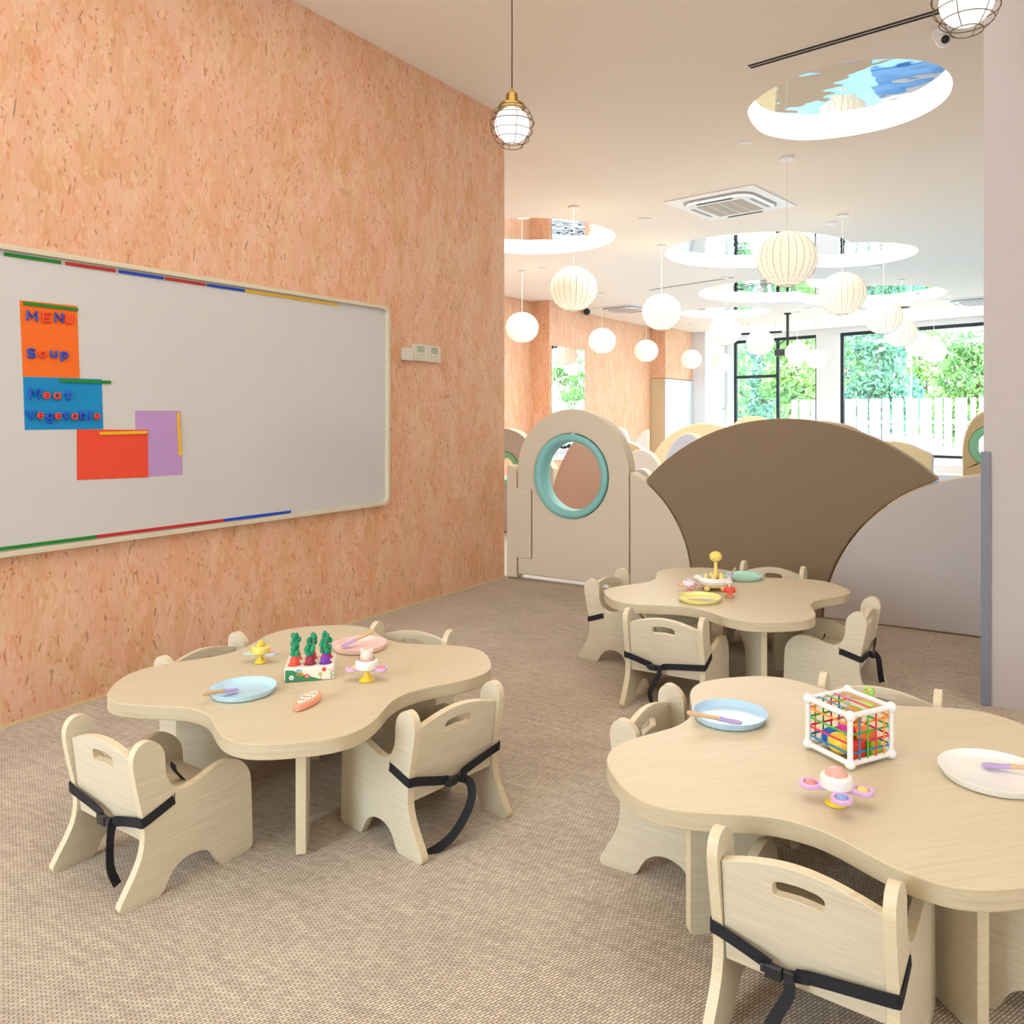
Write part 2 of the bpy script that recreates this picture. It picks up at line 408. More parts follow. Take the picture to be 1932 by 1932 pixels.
for k, (pts, lab) in enumerate(HOLES):      # tilt each outline safe
    a = sum(p[0]*q[1]-q[0]*p[1] for p, q in zip(pts, pts[1:]+pts[:1]))
    if a < 0: HOLES[k] = (pts[::-1], lab)
m = MB()
m.prism([(-8.7, -2.7), (3.4, -2.7), (3.4, 22.6), (-8.7, 22.6)], [h for h, _ in HOLES], (0, 0, CEIL), X3, Y3, Z3, .004, PAINT)
struct(m.obj('ceiling'))
DEPTH = [.105, .1, .1, .1, .09, .09]
for (pts, lab), dp in zip(HOLES, DEPTH):
    c = (sum(p[0] for p in pts)/len(pts), sum(p[1] for p in pts)/len(pts))
    t = thing('ceiling_recess', lab, 'ceiling light', (c[0], c[1], CEIL), 0, 'mirrored ceiling recesses')
    loc = [(p[0]-c[0], p[1]-c[1]) for p in pts]
    inn = [(p[0]*.997, p[1]*.997) for p in loc]
    m = MB(); m.prism([(p[0]*1.06, p[1]*1.06) for p in loc], [inn], (0, 0, .0045), X3, Y3, Z3, dp-.006, PAINT, COVE)
    m.obj('light_band', t)
    m = MB(); m.prism([(p[0]*1.06, p[1]*1.06) for p in loc], None, (0, 0, dp), X3, Y3, Z3, .02, MIRROR); m.obj('mirror_panel', t)
# ------------------------------------------------------------------ glazed wall of the hall
Ldir = Vector((1, -.265, 0)).normalized(); Lnor = Vector((.265, 1, 0)).normalized()
P0 = Vector((-7.84, 22.016, 0)); 
def Ls(u): p = onL(u, HY); return (p-P0).dot(Ldir)
s1a, s1m, s1b, s2a = Ls(1382), Ls(1464), Ls(1540), Ls(1583)
s2b = 9.2; sEnd = 9.66; ztop = 3.25; sill = .18
m = MB()
m.prism([(-.1, 0), (s1a, 0), (s1a, ztop), (s1b, ztop), (s1b, 0), (s2a, 0), (s2a, ztop), (s2b, ztop), (s2b, sill), (s2a+.001, sill), (s2a+.001, 0), (sEnd, 0), (sEnd, CEIL), (-.1, CEIL)], None, P0, Ldir, Z3, Lnor, .25, WHITE)
struct(m.obj('wall_far'))
def winbox(mb, a, b, z0, z1, mt, d0=.08, d1=.14):
    mb.prism([(a, z0), (b, z0), (b, z1), (a, z1)], None, P0+Lnor*d0, Ldir, Z3, Lnor, d1-d0, mt)
ztr = onL(1420, 710.5).z
wr = MB()
for a in (s1a, s1m-.04, s1b-.07): winbox(wr, a, a+.08, 0, ztop, DARK)
winbox(wr, s1a+.08, s1b-.07, ztop-.08, ztop, DARK); winbox(wr, s1a+.08, s1m-.04, ztr-.04, ztr+.04, DARK)
fr = wr.obj('window_1'); struct(fr)
g = MB(); winbox(g, s1a+.08, s1b-.07, .02, ztop-.08, GLASS, .105, .115); g.obj('pane', fr)
wr = MB()
for a in (s2a, s2b-.08): winbox(wr, a, a+.08, sill, ztop, DARK)
winbox(wr, s2a+.08, s2b-.08, ztop-.08, ztop, DARK); winbox(wr, s2a+.08, s2b-.08, sill, sill+.06, DARK)
for a in (s2a+1.75, s2a+4.0): winbox(wr, a, a+.02, sill+.06, ztop-.08, PLASTIC)
fr = wr.obj('window_2'); struct(fr)
g = MB(); winbox(g, s2a+.08, s2b-.08, sill+.06, ztop-.08, GLASS, .105, .115); g.obj('pane', fr)

# ------------------------------------------------------------------ outside: ground, slat fence, trees
struct(MB().box((-40, 22.9, -.3), (30, 60, -.2), mat('paving', (200, 200, 196), .9)).obj('floor_outside'))
struct(MB().box((-14, -16, -.3), (14, -3.2, -.2), mat('paving')).obj('floor_bounce'))  # unseen pale ground added to bounce daylight up to the ceiling
zf = onL(1700, 752).z+.04
fm = thing('slat_fence', 'white upright slat fence of uneven boards outside the glazed wall', 'fence', P0+Lnor*1.7+Vector((0, 0, -.2)))
fence = MB(); s = Ls(1432)
rnd = random.Random(3); base = P0
while s < 9.6:
    wd = rnd.choice([.12, .18, .22, .28, .3])
    fence.prism([(s, 0), (s+wd, 0), (s+wd, zf+.2), (s, zf+.2)], None, (0, 0, 0), Ldir, Z3, Lnor, .03, WHITE)
    s += wd+rnd.choice([.05, .06, .08])
fence.obj('slat', fm)
rl = MB()
for z in (.35, 1.15): rl.prism([(Ls(1432), z), (9.55, z), (9.55, z+.07), (Ls(1432), z+.07)], None, Lnor*.03, Ldir, Z3, Lnor, .03, WHITE)
rl.obj('rail', fm)
def leafmat(n, a, b):
    m, nt, bb, tc = node_setup(n, .7); q = noise(nt, tc, 2.2, 3)
    c = ramp(nt, q['Fac'], [(.35, a), (.65, b)]); nt.links.new(c, bb.inputs['Base Color']); return m
LEAVES = [leafmat('foliage_green', (70, 128, 84), (128, 186, 96)), leafmat('foliage_fresh', (104, 160, 90), (160, 208, 120)), leafmat('foliage_blue_green', (64, 124, 110), (112, 172, 132))]
BARK = mat('bark', (110, 92, 76), .9)
def tree(loc, h, rr, k, label):
    t = thing('tree', label, 'tree', loc, 0, 'trees beyond the fence')
    rn = random.Random(k*7+1)
    m = MB(); m.tube([(0, 0, 0), (.05, .03, h*.3), (-.05, .1, h*.62)], [.16, .12, .07], BARK, 8)
    for j in range(5):
        a = rn.random()*6.3; m.tube([(0, .05, h*(.3+.06*j)), (rr*.5*math.cos(a), rr*.5*math.sin(a), h*(.5+.08*j))], [.05, .02], BARK, 6)
    m.obj('trunk', t)
    bm = bmesh.new(); cl = [(rn.uniform(-.8, .8)*rr, rn.uniform(-.6, .6)*rr, h*rn.uniform(.14, .92), rr*rn.uniform(.25, .45)) for _ in range(60)]
    for i in range(6500):
        c = rn.choice(cl); d = Vector((rn.gauss(0, 1), rn.gauss(0, 1), rn.gauss(0, 1))).normalized()*c[3]*rn.uniform(.75, 1.05)
        p = Vector(c[:3])+d; a = Vector((rn.gauss(0, 1), rn.gauss(0, 1), rn.gauss(0, 1))).normalized(); b = a.orthogonal().normalized(); sz = rn.uniform(.07, .13)
        bm.faces.new([bm.verts.new(p+v) for v in (a*sz, b*sz*.5, -a*sz, -b*sz*.5)])
    me = bpy.data.meshes.new('foliage'); bm.to_mesh(me); bm.free(); me.materials.append(LEAVES[k % 3]); link('foliage', me, t)
TR = [(1350, 27, 4.2, 'tree seen through the left window pane beside the door frame'), (1500, 27.6, 4.6, 'tree behind the narrow pane left of the white column'),
      (1662, 26.4, 4.9, 'tree at the left part of the wide window'), (1838, 26.8, 4.3, 'tree at the right part of the wide window beside the grey column'),
      (1590, 33, 5.6, 'farther blue-green tree rising behind the left part of the wide window'), (1440, 33.5, 5.2, 'farther tree behind the glazed door'), (1745, 32.5, 5.6, 'farther light green tree behind the middle of the wide window')]
tree((1.5, 30.5, -.2), 4.8, 1.15, 4, 'tree seen only as a reflection in the tall pillar mirror')
for k, (u, d, h, lab) in enumerate(TR):
    p = ond(u, HY, d); tree((p.x, p.y, -.2), h, 1.15, k if k < 6 else 7, lab)

# ------------------------------------------------------------------ partition with arches
def arcpts(c, r, a0, a1, n=28): return [(c[0]+r*math.cos(R(a0+(a1-a0)*i/n)), c[1]+r*math.sin(R(a0+(a1-a0)*i/n))) for i in range(n+1)]
CR_C, CR_R = (-2.748, .110), .786; BR_C, BR_R = (-1.368, -.062), 1.234; MV_C, MV_R = (-.206, -.057), .940
def inter(c1, r1, c2, r2, up=True):
    a, b = Vector(c1), Vector(c2); d = (b-a).length; e = (b-a)/d; x = (d*d+r1*r1-r2*r2)/(2*d); h = math.sqrt(r1*r1-x*x); n = Vector((-e.y, e.x))
    p, q = a+e*x+n*h, a+e*x-n*h; return (p if (p.y > q.y) == up else q)
def ang(c, p): return math.degrees(math.atan2(p[1]-c[1], p[0]-c[0]))
Q1 = inter(CR_C, CR_R, BR_C, BR_R); Q2 = inter(BR_C, BR_R, MV_C, MV_R)
DRX = -2.406; TH = .11; seam = .003
def padded(outline, name, parent, m, me, y=PY, th=TH, bev=.012, holes=None, loc=None):
    o = MB().prism(outline, holes, (0, y, 0), X3, Z3, Y3, th, m, me).obj(name, parent, bevel=bev, seg=3)
    if loc is not None: localize(o, loc)
    return o
# floor-level crossing angles
def floorang(c, r, right): x = math.sqrt(r*r-c[1]*c[1]); return ang(c, (c[0]+(x if right else -x), 0))
aL = ang(CR_C, (DRX+.004, CR_C[1]+math.sqrt(CR_R**2-(DRX+.004-CR_C[0])**2)))
cream = [(DRX+.004, .004)]+arcpts(CR_C, CR_R-seam, aL, floorang(CR_C, CR_R, True))
o = padded(cream, 'cream_arc_panel', None, F_CREAM, F_PIPE, loc=(-2.2, PY, 0))
tag(o, 'cream padded quarter-arc wall panel right beside the gate with round window', 'panel')
brown = arcpts(CR_C, CR_R+seam, floorang(CR_C, CR_R, True), ang(CR_C, Q1))[:-1]+arcpts(BR_C, BR_R, ang(BR_C, Q1)-.5, ang(BR_C, Q2)+.5, 60)+arcpts(MV_C, MV_R+seam, ang(MV_C, Q2), floorang(MV_C, MV_R, False)-(0 if floorang(MV_C, MV_R, False) > 0 else -360))[1:]
o = padded(brown, 'brown_arch_panel', None, F_BROWN, F_BROWNEDGE, loc=(-1.37, PY, 0))
tag(o, 'large dark brown padded arch panel in the middle of the partition', 'panel')
fa = floorang(MV_C, MV_R, False); fa = fa if fa > 0 else fa+360
mauve = arcpts(MV_C, MV_R-seam, 93, fa, 40)[::1]; mauve = [(-.238, .004)]+[p for p in mauve if p[0] < -.238]
o = padded(mauve, 'mauve_arc_panel', None, F_MAUVE, F_PIPE, loc=(-.7, PY, 0))
tag(o, 'pale mauve padded arc panel against the grey column, right of the brown arch', 'panel')
# gate
gx0, gx1, gs = -3.315, DRX, -3.192
gtop = []
for i in range(1, 40):
    a = PI*i/40; gtop.append((-2.8605+.4515*math.cos(a), .80+.432*math.sin(a)))
gate = [(gx0+.006, .035), (gx1-.003, .035), (gx1-.003, .72)]+gtop+[(gx0+.003, .65), (gs+.005, .65), (gs+.005, .155), (gx0+.006, .155)]
gt = thing('play_gate', 'tall cream padded gate with an arched top and a round teal-rimmed window', 'gate', (-2.86, PY, 0))
def ell(cx_, cz, rx, rz, n=64): return [(cx_+rx*math.cos(2*PI*i/n), cz+rz*math.sin(2*PI*i/n)) for i in range(n)]
o = padded([(x+2.86, z) for x, z in gate], 'gate_leaf', gt, F_CREAM, F_PIPE, y=0, holes=[ell(-2.862+2.86, .766, .298, .298)])
ring = MB(); NN = 64; rr_ = []
for i in range(NN):
    a = 2*PI*i/NN; row = []
    for dr, dy in ((.292, .012), (.296, -.010), (.288, -.02), (.262, -.018), (.244, -.006), (.240, .02), (.240, TH-.02), (.25, TH+.015), (.292, TH+.012), (.294, TH)):
        row.append(ring.bm.verts.new((-.002+(dr)*math.cos(a), dy, .766+dr*math.sin(a))))
    rr_.append(row)
for i in range(NN):
    A, B = rr_[i-1], rr_[i]
    for k in range(len(A)): ring.bm.faces.new((A[k-1], A[k], B[k], B[k-1]))
ring.mi(TEAL); ring.obj('window_ring', gt, sharp=80)
post = [(-3.406, .004), (gx0-.004, .004), (gx0-.004, .15), (gs-.003, .15), (gs-.003, .655), (gx0-.007, .655), (gx0-.007, .76), (gx0-.02, .80), (gx0-.045, .822), (-3.406, .825)]
o = padded(post, 'gate_post_panel', None, F_CREAM, F_PIPE, loc=(-3.36, PY, 0), bev=.01)
tag(o, 'narrow cream padded post panel between the strand board wall and the gate', 'panel')

# ------------------------------------------------------------------ play panels inside the hall
def hall_arch(px_pts, d, m, me, name, label, th=.12, ring=None, hole=None):
    """outline traced in pixels on an upright plane at distance d, parallel to the partition, running to the floor"""
    y = ond(sum(p[0] for p in px_pts)/len(px_pts), HY, d).y
    pts = [(q.x, q.z) for q in (ony(u, v, y) for u, v in px_pts)]
    pts = smooth_open(pts, 5)
    pts = [(pts[0][0], .002)]+pts+[(pts[-1][0], .002)]
    c = sum(p[0] for p in pts)/len(pts)
    t = thing(name, label, 'play panel', (c, y, 0), 0, 'padded play panels in the hall')
    hl = None
    if hole:
        hc = ony(hole[0], hole[1], y); r = hole[2]; hl = [ell(hc.x-c, hc.z, r, r)]
    MB().prism([(p[0]-c, p[1]) for p in pts], hl, (0, 0, 0), X3, Z3, Y3, th, m, me).obj('panel_body', t, bevel=.012, seg=2)
    if hole:
        q = MB(); q.prism(ell(hc.x-c, hc.z, r-.001, r-.001), [ell(hc.x-c, hc.z, r-.055, r-.055)], (0, -.012, 0), X3, Z3, Y3, th+.024, GREEN); q.obj('window_ring', t, bevel=.008)
    return t
hall_arch([(872, 885), (880, 850), (900, 825), (925, 812), (950, 808), (965, 811), (980, 818), (996, 835), (1008, 870), (1010, 930)], 8.2, F_GREY, F_PIPE, 'arch_panel', 'grey arch panel with green-rimmed hole, half hidden behind the strand board wall', hole=(952, 884, .17))
hall_arch([(1028, 985), (1038, 935), (1048, 900), (1062, 865), (1080, 835), (1100, 822), (1125, 822), (1150, 835), (1170, 862), (1184, 895)], 7.2, F_PINK, F_PIPE, 'arch_panel', 'rose beige arch panel seen through the round gate window', th=.2)
hall_arch([(1000, 842), (1020, 858), (1035, 872), (1044, 886)], 8.7, F_GREY, F_PIPE, 'arch_panel', 'slanting grey play panel glimpsed at the left inside the round gate window')
hall_arch([(1183, 868), (1190, 856), (1200, 850), (1212, 849), (1226, 856), (1238, 870), (1250, 892)], 9.2, F_WHITE, F_PIPE, 'arch_panel', 'whitish double-arched panel between gate and brown arch')
hall_arch([(1188, 905), (1192, 892), (1200, 886), (1210, 885), (1220, 891), (1228, 905)], 8.6, F_GREY, F_PIPE, 'arch_panel', 'small low grey arch in front of the whitish panel beside the gate')
hall_arch([(1120, 880), (1135, 850), (1155, 834), (1176, 832), (1200, 840), (1215, 852), (1226, 870)], 10.5, F_TAN, F_PIPE, 'arch_panel', 'tan arch panel rising behind the whitish panel and the gate top')
hall_arch([(1150, 830), (1158, 812), (1166, 807), (1178, 812), (1184, 830)], 13, F_BLUEGREY, F_PIPE, 'arch_panel', 'pale blue arch panel far back right of the gate top', th=.1)
hall_arch([(1196, 840), (1203, 825), (1212, 815), (1221, 811), (1222, 830)], 16, F_WHITE, F_PIPE, 'arch_panel', 'small pale quarter-arch panel standing before the tall beige cabinet', th=.1)
hall_arch([(1226, 880), (1232, 860), (1243, 842), (1262, 822), (1290, 806), (1322, 799), (1352, 802), (1370, 807), (1392, 822)], 11.5, F_SAND, F_SAND, 'arch_panel', 'wide sand yellow arch panel left of the brown arch top')
hall_arch([(1250, 880), (1257, 858), (1270, 834), (1288, 820), (1300, 818), (1312, 824), (1322, 838), (1330, 856)], 9.8, F_BLUEGREY, F_TAN, 'arch_panel', 'thick blue-grey arch with tan edge leaning left of the brown arch', th=.22)
hall_arch([(1375, 812), (1388, 796), (1402, 788), (1422, 785), (1438, 788), (1452, 796), (1462, 808)], 13, F_SAND, F_SAND, 'arch_panel', 'low sand yellow arch top peeking over the brown arch below the left window')
hall_arch([(1500, 812), (1540, 795), (1572, 797), (1600, 803), (1622, 815), (1650, 835), (1670, 860)], 8.0, F_TAN, F_BROWNEDGE, 'arch_panel', 'tan arch panel just behind the right shoulder of the brown arch')
hall_arch([(1640, 846), (1665, 834), (1690, 833), (1715, 838), (1738, 848), (1758, 859), (1759, 880)], 9.6, F_SAND, F_BLUEGREY, 'arch_panel', 'sand coloured rounded panel with straight right end below the wide window')
hall_arch([(1816, 885), (1816, 845), (1822, 815), (1836, 790), (1858, 776), (1885, 776), (1905, 792), (1918, 820), (1922, 850), (1922, 885)], 6.6, F_SAND, F_SAND, 'arch_panel', 'sand coloured arch panel with green-rimmed oval window beside the grey column', hole=(1871, 842, .165))
# low white steps seen on the floor beyond
y_ = ond(1790, HY, 14).y
t = thing('low_play_step', 'low white and blue play steps on the floor below the wide window', 'play step', (ony(1790, 880, y_).x, y_, .0015))
MB().box((-1.1, -.3, 0), (1.1, .3, .16), F_WHITE).obj('step', t, bevel=.01); MB().box((-1.1, .3, 0), (1.1, .9, .30), PLASTIC).obj('step', t, bevel=.01)
MB().box((-1.1, -.9, 0), (1.1, -.302, .05), mat('deep_blue_mat', (84, 140, 196), .6)).obj('step_pad', t, bevel=.01)

o = MB().box((-2.4, -4.2, 0), (2.4, 4.2, .0025), BLUEMAT).obj('play_mat', None, (-2.9, 13.6, -.0018)); tag(o, 'large sky blue play mat on the hall floor, mirrored in the nearest ceiling recess', 'mat')
# brown mat on the hall floor, mirrored in the nearest ceiling recess
bm_ = [onz(1240+x/2.792, y/2.792, 2*(CEIL+.105)) for x, y in [(560, 470), (760, 380), (1000, 320), (1260, 320), (1120, 365), (1000, 440), (900, 500), (740, 560), (600, 540)]]
c = sum(bm_, Vector())/len(bm_)
o = MB().prism([(q.x-c.x, q.y-c.y) for q in bm_], None, (0, 0, 0), X3, Y3, Z3, .006, F_BROWN).obj('floor_mat', None, (c.x, c.y, .0012)); tag(o, 'brown floor mat reflected in the nearest ceiling recess', 'mat')
# tall cabinet
t = thing('tall_cabinet', 'tall beige cabinet with pale doors against the far left hall pillar', 'cabinet', (-8.4, 19.5, 0))
CAB = wood('cabinet_laminate', (214, 196, 160), (204, 186, 150), (8, 8, 120))
MB().box((-.195, -.85, 0), (.18, .93, 2.09), CAB).obj('body', t, bevel=.004)
for y0 in (-.845, .045): MB().box((.182, y0, .03), (.2, y0+.88, 2.08), mat('pale_door', (222, 228, 232), .4)).obj('door', t, bevel=.003)
# wall mirror on pillar
o = MB().box((-8.198, 13.22, .3), (-8.175, 14.5, onx(1060, 655, -8.19).z), MIRROR).obj('wall_mirror'); localize(o, (-8.19, 13.9, 1.3)); tag(o, 'tall wavy mirror on the strand board pillar reflecting green trees', 'mirror')
# small white counter by window
p = onL(1350, 815); o = MB().box((-.75, -.3, 0), (.75, .3, .82), PLASTIC).obj('white_counter', None, (-6.9, 21.0, 0), bevel=.01); tag(o, 'small white counter at the far wall left of the glazed door', 'counter')
for nm, u, v, lab in (('power_socket', 1365, 771, 'small dark socket plate on the bluish far wall left of the window'),):
    p = onx(u, v, -7.835); o = MB().box((0, -.07, -.04), (.012, .07, .04), GREYP).obj(nm, None, (-7.84, p.y, p.z), bevel=.002); tag(o, lab, 'socket')

# ------------------------------------------------------------------ ceiling fittings
# linear slot vents
def slotvent(pa, pb, wd, label, nslots=2):
    a, b = onz(*pa, CEIL), onz(*pb, CEIL); L = (b-a).length; t = thing('slot_vent', label, 'air vent', (a.x, a.y, CEIL), math.atan2(b.y-a.y, b.x-a.x), 'linear slot vents')
    MB().box((-.05, -wd/2, -.004), (L+.02, wd/2, -.0005), PAINT).obj('frame', t)
    for k in range(nslots):
        y0 = -wd/2+.022+k*(wd-.03)/nslots
        MB().box((0, y0, -.0065), (L, y0+(wd-.06)/nslots, -.0042), BLACK).obj('slot', t)
slotvent((1414, 125), (1800, 12), .10, 'long linear slot vent with two black slots above the nearest ceiling recess')
slotvent((1226, 547), (1384, 523), .09, 'far thin linear slot vent in front of the middle ceiling recesses', 1)
def cassette(c, rot, label, size=.95):
    t = thing('ceiling_air_conditioner', label, 'air conditioner', (c[0], c[1], CEIL), rot, 'ceiling cassette air conditioners')
    h = size/2
    MB().box((-h, -h, -.012), (h, h, -.0005), PLASTIC).obj('trim_plate', t, bevel=.003)
    rr = .16; q = h-.11
    out = []
    for cx_, cy_, a0 in ((q-rr, q-rr, 0), (-q+rr, q-rr, 90), (-q+rr, -q+rr, 180), (q-rr, -q+rr, 270)):
        for i in range(7): a = R(a0+15*i); out.append((cx_+rr*math.cos(a), cy_+rr*math.sin(a)))
    MB().prism(out, None, (0, 0, -.022), X3, Y3, Z3, .0095, GREYP).obj('shadow_gap', t)
    MB().prism([(p[0]*.94, p[1]*.94) for p in out], None, (0, 0, -.05), X3, Y3, Z3, .0275, PLASTIC).obj('face_panel', t, bevel=.006)
    g = MB(); g.box((-h*.5, -h*.5, -.0535), (h*.5, h*.5, -.0505), mat('grille_grey', (196, 186, 172), .8)); 
    for k in range(1, 4): g.box((-h*.5+k*h/4-.004, -h*.5, -.0545), (-h*.5+k*h/4+.004, h*.5, -.0535), PLASTIC)
    g.obj('grille', t)
    for k in range(4):
        M = Matrix.Rotation(k*PI/2, 4, 'Z'); MB().box((-.2, h-.185, -.0535), (.2, h-.15, -.0505), GREYP if k % 2 else DARK, M).obj('louvre', t)
a, b, d = onz(1265, 378, CEIL), onz(1437, 344, CEIL), onz(1487, 389, CEIL); c = (a+d)/2
cassette((c.x, c.y), math.atan2(b.y-a.y, b.x-a.x), 'square ceiling air conditioner with grey grille above the largest globe lantern', (b-a).length)
p = onz(1185, 580, CEIL); cassette((p.x-.1, p.y+.1), R(-8), 'distant ceiling air conditioner left of the middle lanterns', 1.0)
p = onz(1840, 567, CEIL); cassette((p.x, p.y), R(-8), 'distant ceiling air conditioner at the right beside the grey column', 1.0)
def disc(u, v, r, nm, label, cat, h=.02, grp='small round ceiling discs'):
    p = onz(u, v, CEIL); o = MB().lathe([(0, -h), (r*.8, -h), (r, -h*.6), (r, -.0005), (0, -.0005)], PLASTIC, n=24).obj(nm, None, (p.x, p.y, CEIL)); tag(o, label, cat, grp)
disc(1407, 269, .045, 'ceiling_speaker', 'flush round disc on the ceiling below the nearest recess', 'detector', .006)
disc(1216, 413, .07, 'smoke_detector', 'round white detector left of the square air conditioner', 'detector')
disc(1569, 420, .06, 'smoke_detector', 'round white detector just left of the second lantern ceiling rose', 'detector')
disc(1653, 503, .08, 'smoke_detector', 'round white detector right of the double recess', 'detector')
disc(1023, 505, .06, 'smoke_detector', 'small round detector between the two left lanterns', 'detector')
disc(1526, 581, .1, 'smoke_detector', 'round white detector near the dark projector pole', 'detector')
# dome camera
p = onz(1780, 57, CEIL)
t = thing('security_camera', 'white dome security camera on the ceiling beside the grey column', 'camera', (p.x, p.y, CEIL))
MB().lathe([(0, -.0005), (.062, -.0005), (.062, -.03), (.056, -.04), (.05, -.042), (0, -.042)], PLASTIC).obj('base', t)
MB().lathe([(0, -.095), (.018, -.092), (.034, -.08), (.043, -.062), (.046, -.0425)], PLASTIC).obj('dome', t)
M = Matrix.Rotation(YAW, 4, 'Z')
MB().ball(Vector((.012, -.028, -.066)), .024, mat('camera_lens', (40, 36, 36), .15)).obj('lens', t)
# far wall dome camera
p = onx(1101, 589, -8.19); o = MB().ball(Vector((0, 0, 0)), .07, DARK, 12).obj('security_camera', None, (p.x+.08, p.y, CEIL-.09)); tag(o, 'small dark camera under the ceiling beside the hall pillar', 'camera')
# projector on pole
p = onz(1486, 591, CEIL)
t = thing('projector_mount', 'black ceiling pole carrying a small device in front of the left window', 'projector mount', (p.x, p.y, CEIL))
MB().lathe([(0, -.001), (.08, -.001), (.08, -.02), (.03, -.03), (.03, -.72), (0, -.72)], BLACK, n=12).obj('pole', t)
MB().box((-.26, -.10, -.92), (-.04, .10, -.78), BUCKLE).obj('device', t, bevel=.01)
m = MB(); m.tube([(0, 0, -.55), (-.16, 0, -.64), (-.2, 0, -.76)], .012, BLACK, 6); m.obj('cable', t)
for k, (u0, v0, u1, v1, lab) in enumerate([(1401, 631, 1422, 628, 'left piece of black ceiling track above the left window'), (1452, 628, 1473, 625, 'right piece of black ceiling track above the left window')]):
    a, b = ond(u0, v0, 19.5), ond(u1, v1, 19.5); c = (a+b)/2; z = c.z
    o = MB().box((-.16, -.02, -.025), (.16, .02, .02), BLACK).box((-.01, -.01, .02), (.01, .01, CEIL-.001-z), PLASTIC).obj('track_light', None, (c.x, c.y, z)); tag(o, lab, 'track light')

# ------------------------------------------------------------------ lanterns
def lantern_meshes():
    RR = .252; A = .93
    s_ = MB(); n = 48; k = 20; rings = []
    for i in range(k+1):
        th_ = R(14)+R(152)*i/k; row = []
        for j in range(n):
            fl = 1-.012*abs(math.cos(12*PI*j/n*1.0)) if False else 1-.010*(1-abs(math.sin(PI*j*24/n/2)))
            row.append(s_.bm.verts.new((RR*fl*math.sin(th_)*math.cos(2*PI*j/n), RR*fl*math.sin(th_)*math.sin(2*PI*j/n), RR*A*math.cos(th_))))
        rings.append(row)
    for A_, B_ in zip(rings, rings[1:]):
        for j in range(n): s_.bm.faces.new((A_[j], B_[j], B_[(j+1) % n], A_[(j+1) % n]))
    s_.bm.faces.new(rings[0]); s_.bm.faces.new(rings[-1][::-1])
    s_.mi(GLOBE); skin = s_.mesh('lantern_shade', 60)
    r = MB()
    for j in range(24):
        a = 2*PI*(j)/24
        r.tube([((RR+.001)*math.sin(R(15+15*i))*math.cos(a), (RR+.001)*math.sin(R(15+15*i))*math.sin(a), RR*A*math.cos(R(15+15*i))) for i in range(11)], .0019, RIB, 4)
    rib = r.mesh('ribs')
    e = MB(); e.lathe([(.05, -RR*A*.975-.003), (.062, -RR*A*.975-.003), (.062, -RR*A*.975+.012), (.05, -RR*A*.975+.012), (.05, -RR*A*.975-.003)], mat('lantern_hoop', (196, 186, 160), .5), n=24); hoop = e.mesh('hoop')
    e = MB(); e.lathe([(0, CEIL-2.518-.0005), (.06, CEIL-2.518-.0005), (.06, CEIL-2.518-.022), (.012, CEIL-2.518-.026), (0, CEIL-2.518-.03)], PLASTIC, n=24); rose = e.mesh('ceiling_rose')
    e = MB(); e.tube([(0, 0, RR*A*.97), (0, 0, CEIL-2.518-.028)], .0035, CORDW, 6); cord = e.mesh('cord')
    return skin, rib, hoop, rose, cord
LM = lantern_meshes()
LANT = [(1485, 489, 'largest white globe lantern, hanging before the double ceiling recess'),
 (1590, 554, 'second globe lantern of the right-hand row, next after the largest'),
 (1082, 545, 'large globe lantern hanging above the arched gate'),
 (985, 618, 'globe lantern touching the edge of the strand board wall'),
 (1248, 589, 'globe lantern hanging below the far slot vent, left of the brown arch'),
 (1136, 643, 'globe lantern just right of the pillar mirror'),
 (1219, 662, 'small globe lantern before the orange strand board pillar end'),
 (1368, 625, 'globe lantern hanging left of the glazed door top'),
 (1304, 678, 'small globe lantern before the pale cabinet doors and white pillar'),
 (1434, 646, 'globe lantern in front of the glazed door, left of the black pole'),
 (1363, 684, 'smallest globe lantern low before the bluish wall left of the window'),
 (1504, 665, 'globe lantern right of the black pole in front of the narrow pane'),
 (1540, 677, 'globe lantern overlapping the white column between the windows'),
 (1667, 598, 'third globe lantern of the right-hand row against the wide window'),
 (1700, 628, 'fourth globe lantern of the right-hand row against the wide window'),
 (1733, 650, 'fifth globe lantern of the right-hand row against the wide window'),
 (1762, 663, 'last and farthest globe lantern of the right-hand row')]
for u, v, lab in LANT:
    p = onz(u, v, 2.518)
    up = 0
    for (poly, _), dp in zip(HOLES, DEPTH):
        if inpoly(poly, p.x, p.y): up = dp
    t = thing('globe_lantern', lab, 'pendant lamp', p, random.random(), 'white globe lanterns in the hall')
    for nm, me in zip(('shade', 'ribs', 'hoop', 'ceiling_rose', 'cord'), LM):
        q = link(nm, me, t)
        if up and nm == 'ceiling_rose': q.location.z = up
        if up and nm == 'cord': q.scale.z = 1+up/(CEIL-2.518-.028); 

